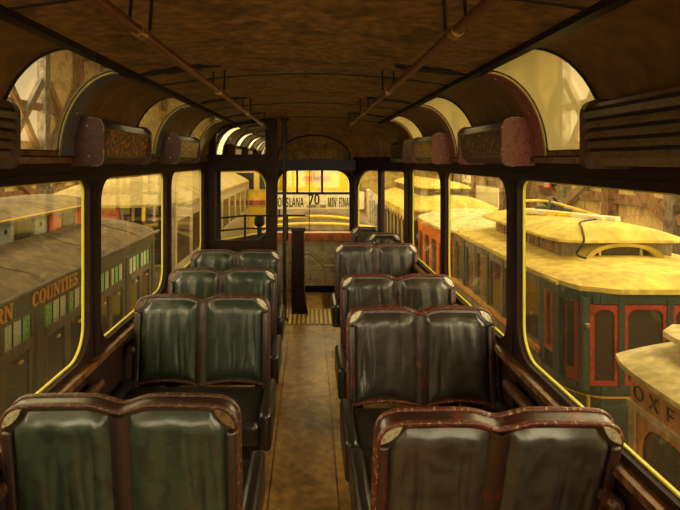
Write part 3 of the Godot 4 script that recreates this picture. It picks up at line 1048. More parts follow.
func lettered_car():
	var XS := -2.45
	var xc := -3.80
	var E := EYE - 1.10
	var d0 := 1.0
	var d1 := 8.05
	var t := thing("lettered_car", Vector3(xc, GND, -4.5), "olive-brown interurban car with gilt lettering and green-and-white top lights", "tram car")
	var s := st0()
	hood(s, xc, 1.40, E - 0.0, 0.26, d0 - 0.4, d1 + 0.4, 0.9, 1.0, 2.5)
	obj("roof", s, M.roof_canvas, t)
	# canvas lap joints across the roof
	for d in [4.6, 5.9, 7.2]:
		s = st0()
		var pts := []
		for k in 11:
			var w := lerpf(0.42, 0.99, k / 10.0)
			pts.append(Vector3(xc + 1.40 * w, E + 0.002 + 0.26 * (1 - pow(w, 2.5)), -d - 0.05 * sin(k * 0.9)))
		tube(s, pts, 0.010, 5)
		obj("lap_joint", s, M.roof_canvas, t)
	s = st0()
	for p in [0]:
		tube(s, [Vector3(XS + 0.04, E - 0.02, -d0), Vector3(XS + 0.04, E - 0.02, -d1 - 0.05)], 0.022, 8)
	obj("gutter", s, M.grey_wood, t)
	# body
	s = st0()
	bd(s, xc - 1.33, XS - 0.03, GND + 0.75, E - 0.03, d0, d1)
	obj("body", s, M.olive_paint, t)
	s = st0()
	bd(s, XS - 0.03, XS, E - 0.215, E - 0.03, d0, d1)
	obj("letter_board", s, M.olive_paint, t)
	s = st0()
	bd(s, XS - 0.03, XS, GND + 0.75, E - 1.35, d0, d1)
	obj("lower_side", s, M.olive_paint, t)
	s = st0()
	bd(s, XS - 0.02, XS + 0.03, E - 1.35, E - 1.29, d0, d1)
	obj("belt_rail", s, M.olive_wood, t)
	var start := 1.42
	for k in 6:
		var a := start + 1.1 * k
		var b := a + 0.87
		s = st0()
		bd(s, XS - 0.03, XS + 0.005, E - 1.30, E - 0.2, b, a + 1.1)
		obj("post", s, M.olive_wood, t)
		s = st0()
		bd(s, XS + 0.0, XS + 0.025, E - 1.30, E - 0.2, b + 0.07, a + 1.03)
		obj("post_fillet", s, M.olive_paint, t)
		s = st0()
		bd(s, XS - 0.03, XS + 0.02, E - 0.52, E - 0.455, a, b)
		obj("transom_rail", s, M.olive_wood, t)
		s = st0()
		bd(s, XS - 0.03, XS + 0.012, E - 0.24, E - 0.205, a, b)
		obj("head_rail", s, M.olive_paint, t)
		var pw := 0.87 / 6.3
		for i in 6:
			var pa := a + 0.01 + pw * i + (0.03 if i >= 3 else 0.0)
			s = st0()
			bd(s, XS - 0.03, XS - 0.01, E - 0.455, E - 0.24, pa + 0.006, pa + pw - 0.006)
			obj("coloured_pane", s, M.pane_green if (i * 2 + k) % 3 == 0 else M.pane_pale, t)
			s = st0()
			bd(s, XS - 0.03, XS - 0.003, E - 0.455, E - 0.24, pa + pw - 0.006, pa + pw + 0.006)
			obj("lead_bar", s, M.black_iron, t)
		s = st0()
		bd(s, XS - 0.03, XS + 0.008, E - 1.30, E - 0.24, a + 0.42, a + 0.46)
		obj("mullion", s, M.olive_wood, t)
		for e in [[a, a + 0.42], [a + 0.46, b]]:
			var f := car_window(t, XS - 0.01, 1.0, e[0], e[1], E - 1.29, E - 0.52, M.olive_wood, 0.0, 0.022)
			s = st0()
			rbox(s, Vector3(XS + 0.02, E - 0.60, -(e[0] + e[1]) / 2), Vector3(0.03, 0.03, 0.05), 0.01, 2)
			obj("latch", s, M.brass, f)
	# lettering
	var xf := Transform3D(Basis(Vector3.UP, PI / 2), Vector3(XS + 0.004, E - 0.142, -4.93))
	xf.origin -= t.position
	lettering("lettering", "COUNTIES", 0.13, 0.008, M.gilt, t, xf, true, 0.93)
	xf.origin = Vector3(XS + 0.004, E - 0.142, -3.72) - t.position
	lettering("lettering", "SOUTHERN", 0.13, 0.008, M.gilt, t, xf, true, 0.93)
	# end
	s = st0()
	bd(s, xc - 1.2, xc + 1.2, GND + 0.75, E - 0.05, d1, d1 + 0.22)
	obj("end_panel", s, M.olive_paint, t)
	for x in [xc - 0.95, xc - 0.25, xc + 0.45]:
		end_window(t, d1 + 0.24, x, x + 0.55, E - 1.2, E - 0.25, M.olive_wood)
	# monitor roof
	var mh := 0.60
	s = st0()
	bd(s, xc - mh + 0.02, xc + mh - 0.02, E + 0.1, E + 0.50, d0 + 0.6, 7.35)
	obj("monitor", s, M.grey_wood, t)
	s = st0()
	hood(s, xc, mh + 0.14, E + 0.49, 0.13, d0 + 0.4, 7.75, 0.5, 0.8, 2.2, 0.035)
	obj("monitor_roof", s, M.roof_canvas, t)
	s = st0()
	tube(s, [Vector3(xc + mh + 0.13, E + 0.485, -2.0), Vector3(xc + mh + 0.13, E + 0.485, -7.0)], 0.012, 6)
	obj("drip_rail", s, M.yellow_line, t)
	var kinds := ["monitor_grey", "monitor_grey", "dark_glass", "monitor_grey", "monitor_red", "monitor_grey", "monitor_red", "dark_glass"]
	for k in 16:
		var a := 1.7 + k * 0.35
		s = st0()
		bd(s, xc + mh - 0.02, xc + mh + 0.015, E + 0.21, E + 0.47, a, a + 0.27)
		var key: String = "monitor_grey" if k in [9, 10, 12] else ("monitor_red" if k in [13, 15] else "dark_glass")
		var f := obj("vent_sash", s, M[key], t)
		if key == "monitor_grey":
			s = st0()
			bd(s, xc + mh, xc + mh + 0.02, E + 0.32, E + 0.37, a + 0.11, a + 0.16)
			obj("sash_plate", s, M.black_iron, f)
	trucks(t, xc, 1.3, d0, d1)

func green_car():
	var XS := 2.60
	var xc := 3.70
	var E := EYE - 1.25
	var d0 := 5.0
	var d1 := 9.15
	var t := thing("green_car", Vector3(xc, GND, -7.0), "dark green tram car with red window frames and a yellow canvas roof", "tram car")
	var s := st0()
	hood(s, xc, 1.16, E, 0.12, d0 - 0.08, d1 + 0.1, 1.3, 1.2, 2.6, 0.05, 0.6)
	obj("roof", s, M.yellow_canvas, t)
	s = st0()
	bd(s, XS + 0.85, xc + 1.08, GND + 0.7, E - 0.04, d0 + 0.62, d1)
	obj("body", s, M.green_paint, t)
	s = st0()
	bd(s, XS + 0.03, XS + 0.85, GND + 0.7, E - 1.05, d0 + 0.62, d1)
	obj("saloon_floor", s, M.grey_wood, t)
	# fascia round the vestibule
	var corner := []
	for k in 9:
		var a := PI / 2 * k / 8
		corner.append(Vector2(XS + 0.30 - 0.30 * sin(a), d0 + 0.35 - 0.35 * cos(a)))
	var plan := [Vector2(xc + 1.1, d0)]
	plan.append_array(corner)
	plan.append(Vector2(XS, d0 + 0.65))
	for band in [[E - 0.16, E - 0.045, "green_paint", 0.0], [E - 1.02, E - 0.96, "green_paint", 0.02], [GND + 0.6, E - 1.02, "green_paint", 0.0], [E - 1.075, E - 1.06, "yellow_line", 0.006]]:
		s = st0()
		for k in plan.size() - 1:
			var a: Vector2 = plan[k]
			var b: Vector2 = plan[k + 1]
			bar(s, Vector3(a.x, (band[0] + band[1]) / 2, -a.y), Vector3(b.x, (band[0] + band[1]) / 2, -b.y), 0.05 + band[3] * 2, band[1] - band[0])
		obj("vestibule_band", s, M[band[2]], t)
	s = st0()
	bd(s, xc - 0.75, xc + 1.0, GND + 0.7, E - 0.06, d0 + 0.35, d0 + 0.62)
	obj("bulkhead", s, M.dark_glass, t)
	# end face windows and posts
	for w in [[2.735, 3.015], [3.065, 3.495], [3.535, 3.815], [3.9, 4.25], [4.35, 4.7]]:
		end_window(t, d0, w[0], w[1], E - 0.955, E - 0.17, M.red_paint, 0.075, 0.042)
	for x in [2.695, 3.04, 3.515, 3.86, 4.3]:
		s = st0()
		bd(s, x - 0.03, x + 0.03, E - 1.0, E - 0.10, d0 - 0.03, d0 + 0.04)
		obj("post", s, M.green_paint, t)
	s = st0()
	rbox(s, Vector3(2.695, E - 0.36, -d0 + 0.045), Vector3(0.05, 0.05, 0.03), 0.012, 2)
	obj("latch", s, M.steel, t)
	s = st0()
	bd(s, 2.705, 2.72, GND + 0.8, E - 1.06, d0 - 0.045, d0)
	obj("lining", s, M.yellow_line, t)
	# curved corner and vestibule side
	s = st0()
	bar(s, Vector3(corner[2].x, E - 0.55, -corner[2].y), Vector3(corner[3].x, E - 0.55, -corner[3].y), 0.05, 0.9)
	obj("post", s, M.green_paint, t)
	s = st0()
	bar(s, Vector3(corner[4].x, E - 0.55, -corner[4].y), Vector3(corner[6].x, E - 0.55, -corner[6].y), 0.03, 0.82)
	var cf := obj("corner_sash", s, M.red_paint, t)
	s = st0()
	bar(s, Vector3(corner[4].x, E - 0.5, -corner[4].y).lerp(Vector3(corner[6].x, E - 0.5, -corner[6].y), 0.3), Vector3(corner[4].x, E - 0.5, -corner[4].y).lerp(Vector3(corner[6].x, E - 0.5, -corner[6].y), 0.8), 0.06, 0.66)
	obj("pane", s, M.dark_glass, cf)
	s = st0()
	bar(s, Vector3(XS + 0.01, E - 0.55, -d0 - 0.30), Vector3(XS, E - 0.55, -d0 - 0.40), 0.05, 0.9)
	obj("post", s, M.green_paint, t)
	car_window(t, XS + 0.0, -1.0, d0 + 0.42, d0 + 0.62, E - 0.80, E - 0.12, M.red_paint, 0.0, 0.05)
	s = st0()
	bd(s, XS - 0.02, XS + 0.03, E - 0.98, E - 0.04, d0 + 0.62, d0 + 0.74)
	obj("post", s, M.green_paint, t)
	# grey-brown side with tall windows
	s = st0()
	bd(s, XS - 0.015, XS + 0.05, E - 0.16, E - 0.03, d0 + 0.7, d1)
	obj("side_fascia", s, M.grey_wood, t)
	s = st0()
	bd(s, XS - 0.02, XS + 0.05, GND + 0.7, E - 0.88, d0 + 0.7, d1)
	obj("side_panel", s, M.grey_wood, t)
	s = st0()
	bd(s, XS - 0.06, XS + 0.02, E - 0.90, E - 0.85, d0 + 0.7, d1)
	obj("side_rail", s, M.oxford_wood, t)
	for k in 6:
		var a := d0 + 0.75 + k * 0.565
		car_window(t, XS + 0.01, -1.0, a, a + 0.50, E - 0.87, E - 0.15, M.grey_wood, 0.0, 0.03, "smoked_glass")
		s = st0()
		bd(s, XS - 0.03, XS + 0.04, E - 0.9, E - 0.1, a + 0.50, a + 0.565)
		obj("post", s, M.green_paint if k % 2 == 0 else M.grey_wood, t)
		# seat behind the glass with a rounded back
		if k > 0:
			s = st0()
			polyslab(s, rrect(XS + 0.10, E - 1.05, XS + 0.62, E - 0.42, [0.0, 0.0, 0.2, 0.2], 6, 1), func(p, w): return Vector3(p.x, p.y, -(a + 0.22) - w), 0.05)
			obj("inner_seat", s, M.hot_orange if k in [2, 3, 4] else M.red_paint, t)
	s = st0()
	tube(s, [Vector3(XS - 0.03, E - 0.03, -d0 - 0.3), Vector3(XS - 0.03, E - 0.03, -d1)], 0.022, 6)
	obj("gutter", s, M.yellow_canvas, t)
	# monitor
	s = st0()
	bd(s, xc - 0.66, xc + 0.66, E + 0.02, E + 0.32, d0 + 1.15, d1 - 0.8)
	obj("monitor", s, M.grey_wood, t)
	s = st0()
	hood(s, xc, 0.80, E + 0.31, 0.15, d0 + 0.95, d1 - 0.3, 0.45, 0.6, 2.4, 0.03, 0.7)
	obj("monitor_roof", s, M.yellow_canvas, t)
	for k in 5:
		var a := d0 + 1.35 + k * 0.4
		s = st0()
		bd(s, xc - 0.675, xc - 0.65, E + 0.10, E + 0.28, a, a + 0.3)
		obj("vent_sash", s, M.timber, t)
	# eyebrow window at the monitor's end under a curved visor
	s = st0()
	var loop := []
	for k in 13:
		var a := PI * k / 12
		loop.append(Vector2(xc - 0.03 - 0.36 * cos(a), E + 0.09 + 0.15 * pow(sin(a), 0.7)))
	polyslab(s, loop, func(p, w): return Vector3(p.x, p.y, -(d0 + 1.05) - w), 0.1)
	var ew := obj("eyebrow_window", s, M.dark_glass, t)
	for x in [-0.27, 0.22]:
		s = st0()
		bd(s, xc + x - 0.012, xc + x + 0.012, E + 0.09, E + 0.235, d0 + 1.03, d0 + 1.06)
		obj("glazing_bar", s, M.cream_canvas, ew)
	s = st0()
	grid(s, 20, 4, func(u, v):
		var a: float = PI * u
		return Vector3(xc - 0.03 - (0.46 + 0.08 * v) * cos(a), E + 0.05 + (0.225 + 0.045 * v) * pow(sin(a), 0.75), -(d0 + lerpf(0.93, 1.3, v))))
	grid(s, 20, 1, func(u, v):
		var a: float = PI * u
		return Vector3(xc - 0.03 - (0.46 - 0.07 * v) * cos(a), E + 0.05 + (0.225 - 0.035 * v) * pow(sin(a), 0.75), -(d0 + 0.93)))
	grid(s, 20, 1, func(u, v):
		var a: float = PI * u
		return Vector3(xc - 0.03 - 0.39 * cos(a), E + 0.05 + 0.19 * pow(sin(a), 0.75), -(d0 + lerpf(0.93, 1.06, v))))
	obj("visor", s, M.yellow_canvas, t)
	s = st0()
	var cp := []
	for p in [Vector3(xc + 0.1, 0.468, 1.75), Vector3(xc - 0.25, 0.462, 1.5), Vector3(xc - 0.42, 0.43, 1.15), Vector3(xc - 0.52, 0.31, 0.92), Vector3(xc - 0.60, 0.16, 0.93), Vector3(xc - 0.56, 0.13, 0.80)]:
		cp.append(Vector3(p.x, E + p.y, -d0 - p.z))
	tube(s, smooth_path(cp), 0.012, 6)
	obj("trolley_cable", s, M.black_iron, t)
	trucks(t, xc, 1.1, d0, d1)

	# things lying on its roof
	var yt := E + 0.455
	for k in 2:
		var off := Vector3(0.13, 0.0, 0.07) * k
		var p0 := Vector3(3.28, yt + 0.005, -7.75) + off
		var p1 := Vector3(3.86, yt + 0.005, -6.68) + off
		var pl := thing("roof_plank", p0, "white plank with a yellow middle lying on the green car's roof", "plank", "white planks on the green car's roof")
		for e in [[0.0, 0.30], [0.315, 0.45], [0.465, 0.62], [0.635, 1.0]]:
			s = st0()
			bar(s, p0.lerp(p1, e[0]) + Vector3.UP * 0.02, p0.lerp(p1, e[1]) + Vector3.UP * 0.02, 0.11, 0.06)
			obj("plank_length", s, M.tram_yellow if e[0] > 0.3 and e[0] < 0.6 else M.sign_white, pl)
	var tb := thing("trolley_base", Vector3(xc, yt, -7.95), "sprung iron trolley pole base on the green car's roof", "trolley base")
	s = st0()
	rbox(s, Vector3(xc + 0.1, yt + 0.03, -8.0), Vector3(0.34, 0.05, 0.5), 0.02, 2)
	obj("base_frame", s, M.black_iron, tb)
	for k in 4:
		s = st0()
		tube(s, [Vector3(xc - 0.02 + 0.08 * k, yt + 0.08, -7.75), Vector3(xc - 0.02 + 0.08 * k, yt + 0.15, -8.2)], 0.024, 8)
		obj("spring", s, M.black_iron, tb)
	s = st0()
	tube(s, smooth_path([Vector3(2.95, yt + 0.13, -7.6), Vector3(3.35, yt + 0.17, -7.85), Vector3(xc + 0.08, yt + 0.13, -7.9), Vector3(xc + 0.22, yt + 0.03, -6.9)]), 0.022, 8)
	obj("pole", s, M.yellow_canvas, tb)
	s = st0()
	tube(s, smooth_path([Vector3(xc - 0.1, yt + 0.06, -7.7), Vector3(xc + 0.05, yt + 0.22, -7.9), Vector3(xc + 0.3, yt + 0.06, -8.1)]), 0.016, 6)
	obj("yoke", s, M.black_iron, tb)

func oxford_car():
	var XS := 1.95
	var xc := 3.05
	var E := EYE - 1.30
	var d1 := 3.10
	var d0 := -0.6
	var t := thing("oxford_car", Vector3(xc, GND, -1.5), "small varnished orange tram car lettered OXFORD under a pale roof", "tram car")
	var s := st0()
	hood(s, xc, 1.115, E + 0.02, 0.16, d0 - 0.3, d1 + 0.42, 0.5, 0.62, 2.6, 0.03, 0.55)
	obj("roof", s, M.cream_canvas, t)
	s = st0()
	bd(s, XS + 0.04, xc + 1.06, GND + 0.7, E - 0.04, d0, d1)
	obj("body", s, M.oxford_wood, t)
	s = st0()
	bd(s, XS, XS + 0.05, E - 0.155, E - 0.02, d0, d1)
	obj("letter_board", s, M.oxford_wood, t)
	s = st0()
	bd(s, XS - 0.02, XS + 0.05, E - 0.19, E - 0.155, d0, d1 + 0.01)
	obj("white_moulding", s, M.cream_paint, t)
	s = st0()
	bd(s, XS - 0.02, XS + 0.05, GND + 0.6, E - 0.95, d0, d1)
	obj("lower_side", s, M.oxford_wood, t)
	for k in 6:
		var b := d1 - 0.06 - k * 0.60
		car_window(t, XS + 0.01, -1.0, b - 0.54, b, E - 0.95, E - 0.19, M.oxford_wood, 0.17, 0.035)
		s = st0()
		bd(s, XS - 0.015, XS + 0.05, E - 0.95, E - 0.19, b, b + 0.06)
		obj("post", s, M.cream_paint, t)
	var word := "OXFORD"
	for k in word.length():
		var xf := Transform3D(Basis(Vector3.UP, -PI / 2), Vector3(XS - 0.004, E - 0.085, -(3.02 - 0.130 * k)) - t.position)
		lettering("letter", word[k], 0.08, 0.006, M.sign_black, t, xf, false, 1.3, 400)
	s = st0()
	bd(s, XS + 0.1, xc + 1.0, GND + 0.7, E - 0.04, d1, d1 + 0.03)
	obj("end_panel", s, M.oxford_wood, t)
	for x in [2.15, 2.75, 3.35]:
		end_window(t, d1 + 0.05, x, x + 0.5, E - 0.9, E - 0.15, M.oxford_wood)
	s = st0()
	bd(s, xc - 0.70, xc + 0.70, E + 0.04, E + 0.23, d0 + 0.4, d1 - 0.05)
	obj("monitor", s, M.oxford_wood, t)
	s = st0()
	hood(s, xc, 0.84, E + 0.22, 0.12, d0 + 0.2, d1 + 0.25, 0.4, 0.4, 2.4, 0.035, 0.8)
	obj("monitor_roof", s, M.cream_canvas, t)
	trucks(t, xc, 1.1, d0, d1)

func simple_car(called: String, label: String, XS: float, half: float, sd: float, E: float, d0: float, d1: float, rise: float, body: String, wood: String, roof: String, bays: int, hoods := Vector2(0.8, 0.8), monitor := 0.0) -> Node3D:
	# sd: side of the saloon it stands on; its near side plane is x = XS
	var xc := XS + sd * half
	var t := thing(called, Vector3(xc, GND, -(d0 + d1) / 2), label, "tram car")
	var s := st0()
	hood(s, xc, half + 0.07, E, rise, d0 - 0.25, d1 + 0.25, hoods.x, hoods.y, 2.3, 0.05)
	obj("roof", s, M[roof], t)
	s = st0()
	bd(s, XS + sd * 0.04, xc + sd * half, GND + 0.7, E - 0.03, d0, d1)
	obj("body", s, M[body], t)
	s = st0()
	bd(s, XS, XS + sd * 0.05, E - 0.27, E - 0.03, d0, d1)
	obj("letter_board", s, M[wood], t)
	s = st0()
	bd(s, XS, XS + sd * 0.05, GND + 0.6, E - 1.2, d0, d1)
	obj("lower_side", s, M[body], t)
	var w := (d1 - d0) / bays
	for k in bays:
		car_window(t, XS + sd * 0.02, -sd, d0 + k * w + 0.05, d0 + (k + 1) * w - 0.05, E - 1.2, E - 0.27, M[wood], 0.05, 0.06)
		s = st0()
		bd(s, XS - sd * 0.01, XS + sd * 0.05, E - 1.2, E - 0.27, d0 + k * w - 0.05, d0 + k * w + 0.05)
		obj("post", s, M[body], t)
	for k in 3:
		var x0: float = xc - half + 0.12 + k * (2 * half - 0.2) / 3.0
		end_window(t, d0 - 0.02, x0, x0 + (2 * half - 0.5) / 3.0, E - 1.15, E - 0.25, M[wood], 0.04)
	if monitor > 0:
		s = st0()
		bd(s, xc - half * 0.5, xc + half * 0.5, E + rise * 0.6, E + rise + monitor * 0.6, d0 + 0.6, d1 - 0.6)
		obj("monitor", s, M[wood], t)
		s = st0()
		hood(s, xc, half * 0.58, E + rise + monitor * 0.55, monitor * 0.5, d0 + 0.4, d1 - 0.4, 0.5, 0.5, 2.2, 0.035)
		obj("monitor_roof", s, M[roof], t)
	trucks(t, xc, half, d0, d1)
	return t

func far_cars():
	var s: SurfaceTool
	simple_car("orange_car", "bright orange tram car with a pale canvas roof beyond the green car", 2.60, 1.1, 1.0, EYE - 1.33, 9.75, 12.3, 0.2, "hot_orange", "hot_orange", "cream_canvas", 4, Vector2(0.9, 0.9))
	var g := simple_car("awning_car", "grey tram car under a yellow roof with a scalloped yellow valance", 2.50, 1.2, 1.0, EYE - 1.28, 13.2, 19.0, 0.35, "cream_paint", "grey_wood", "yellow_canvas", 9, Vector2(0.8, 0.8), 0.34)
	for k in 14:
		s = st0()
		var d := 13.0 + k * 0.43
		var loop := [Vector2(0, 0), Vector2(0.42, 0), Vector2(0.42, -0.16), Vector2(0.32, -0.24), Vector2(0.21, -0.27), Vector2(0.10, -0.24), Vector2(0, -0.16)]
		polyslab(s, loop, func(p, w): return Vector3(2.42 + w, EYE - 1.30 + p.y, -d - p.x), 0.02)
		var sc := obj("valance_scallop", s, M.yellow_canvas, g)
		s = st0()
		tube(s, [Vector3(2.415, EYE - 1.46, -d), Vector3(2.415, EYE - 1.54, -d - 0.1), Vector3(2.415, EYE - 1.57, -d - 0.21), Vector3(2.415, EYE - 1.54, -d - 0.32), Vector3(2.415, EYE - 1.46, -d - 0.42)], 0.022, 5)
		obj("scallop_edge", s, M.timber, sc)
	simple_car("cream_car", "long pale grey tram car with a cream arched roof beyond the lettered car", -2.45, 1.3, -1.0, EYE - 0.80, 9.3, 20.5, 0.42, "pale_grey_paint", "pale_grey_paint", "faded_canvas", 9, Vector2(0.9, 1.2), 0.0)
	var cc: Node3D = get_node("cream_car")
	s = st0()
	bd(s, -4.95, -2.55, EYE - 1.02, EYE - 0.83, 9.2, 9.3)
	obj("shade_window_band", s, M.dark_glass, cc)  # dark band put in for under-roof shade and the end windows
	for e in [[-3.75, -3.42, "monitor_red"], [-3.40, -3.34, "dull_blue"], [-3.02, -2.96, "tram_yellow"], [-3.20, -3.16, "pale_grey_paint"], [-2.82, -2.78, "pale_grey_paint"]]:
		s = st0()
		bd(s, e[0], e[1], EYE - 1.10, EYE - 0.80, 9.15, 9.2)
		obj("frieze_panel", s, M[e[2]], cc)
	# car straight ahead with a destination board on its roof
	var t := simple_car("sign_car", "tram car straight ahead with a long cream destination board above its curved roof", -1.15, 1.28, 1.0, EYE - 1.50, 11.2, 18.0, 0.34, "tram_yellow", "cream_paint", "roof_canvas", 6, Vector2(1.2, 0.8))
	for e in [[1.32, 0.0, 0.9], [0.95, 0.12, 1.25]]:
		s = st0()
		var pts := []
		for k in 15:
			var w := lerpf(-1.0, 1.0, k / 14.0)
			pts.append(Vector3(0.13 + e[0] * w, EYE - 1.48 + e[1] + 0.14 * (1.0 - w * w), -(10.75 + 0.35 * w * w + (0.32 if e[1] > 0.0 else 0.0))))
		tube(s, pts, 0.035, 6)
		obj("roof_fascia", s, M.tram_yellow, t)
	var b := thing("destination_board", Vector3(0.12, EYE - 1.29, -11.6), "long cream board reading 70 above the roof of the car ahead", "sign")
	s = st0()
	rbox(s, Vector3(0.13, EYE - 0.92, -11.6), Vector3(2.2, 0.40, 0.05), 0.012, 1)
	obj("board", s, M.sign_white, b)
	for x in [-0.7, 0.95]:
		s = st0()
		bar(s, Vector3(x, EYE - 1.275, -11.65), Vector3(x, EYE - 0.92, -11.65), 0.04, 0.04)
		obj("bracket", s, M.black_iron, b)
	var put := func(text, x, y, h, st):
		lettering("lettering", text, h, 0.006, M.sign_black, b, Transform3D(Basis(), Vector3(x, y, -11.573) - b.position), false, st)
	put.call("OUSLANA", -0.44, EYE - 0.965, 0.21, 0.44)
	put.call("70", 0.09, EYE - 0.90, 0.24, 0.75)
	put.call("1:2 00000-1:7 00000", 0.14, EYE - 1.05, 0.07, 0.50)
	put.call("MIN' FINAK", 0.67, EYE - 0.965, 0.21, 0.33)
	# yellow double-deck car behind it
	var yb := thing("double_deck_car", Vector3(0.3, GND, -20.0), "bright yellow double-deck car standing behind the destination board", "tram car")
	s = st0()
	rbox(s, Vector3(0.3, 0.55, -20.2), Vector3(2.6, 4.7, 2.0), 0.25, 3)
	obj("body", s, M.tram_yellow, yb)
	for k in 3:
		end_window(yb, 19.18, -0.75 + k * 0.72, -0.11 + k * 0.72, 1.35, 2.1, M.cream_paint, 0.06)
	s = st0()
	bd(s, -0.25, 0.75, 1.02, 1.2, 19.15, 19.22)
	obj("route_board", s, M.oxford_wood, yb)
	s = st0()
	rbox(s, Vector3(0.28, 1.28, -19.1), Vector3(0.34, 0.44, 0.2), 0.1, 3)
	obj("head_lamp", s, M.brass, yb)
	# locker and post beyond the right front window
	var lk := thing("steel_locker", Vector3(1.68, GND, -13.6), "tall pale grey locker with a slanted top standing past the single seats' window", "locker")
	s = st0()
	polyslab(s, [Vector2(1.53, GND), Vector2(1.83, GND), Vector2(1.83, EYE - 1.0), Vector2(1.59, EYE - 0.78), Vector2(1.53, EYE - 0.80)], func(p, w): return Vector3(p.x, p.y, -13.4 - w), 0.4)
	obj("body", s, M.dash_grey, lk)
	s = st0()
	bd(s, 1.755, 1.835, GND, EYE - 1.15, 13.36, 13.42)
	obj("door_edge", s, M.dull_blue, lk)
	for k in 3:
		s = st0()
		bd(s, 1.57 + 0.06 * k, 1.59 + 0.06 * k, GND + 0.1, EYE - 1.05, 13.38, 13.41)
		obj("rib", s, M.monitor_grey, lk)
	var sp := thing("striped_post", Vector3(1.64, GND, -15.6), "brown timber post with an orange band beside the pale locker", "post")
	s = st0()
	bd(s, 1.56, 1.72, GND, EYE - 0.85, 15.5, 15.65)
	obj("shaft", s, M.timber, sp)
	s = st0()
	bd(s, 1.55, 1.73, EYE - 1.72, EYE - 1.60, 15.49, 15.66)
	obj("band", s, M.hot_orange, sp)
	# yellow end of another car seen past the cream car
	var yc := thing("yellow_end_car", Vector3(-2.6, GND, -22.0), "yellow tram car end with a red band beyond the cream car", "tram car")
	s = st0()
	rbox(s, Vector3(-2.3, 0.0, -22.6), Vector3(2.2, 3.7, 1.6), 0.2, 3)
	obj("body", s, M.tram_yellow, yc)
	s = st0()
	bd(s, -3.35, -1.25, -0.12, 0.08, 21.75, 21.82)
	obj("red_band", s, M.red_paint, yc)
	end_window(yc, 21.78, -2.2, -1.4, 0.5, 1.3, M.cream_paint)
	end_window(yc, 21.78, -3.2, -2.35, 0.5, 1.3, M.cream_paint)

# ---------------------------------------------------------------- the barn
const BL := -9.0
const BR := 8.6
const BF := 27.0
const BB := -9.0
const BT := 6.2

func corrugated(s: SurfaceTool, a: Vector3, b: Vector3, y0: float, y1: float, nrm: Vector3):
	# ribbed sheet from a to b (horizontal run), ribs upright
	var n := int(a.distance_to(b) / 0.09)
	for k in n:
		var p := a.lerp(b, float(k) / n)
		var q := a.lerp(b, float(k + 1) / n)
		var o := nrm * (0.018 if k % 2 == 0 else 0.0)
		var o2 := nrm * (0.018 if k % 2 == 1 else 0.0)
		quad(s, p + o + Vector3.UP * y0, q + o2 + Vector3.UP * y0, q + o2 + Vector3.UP * y1, p + o + Vector3.UP * y1)

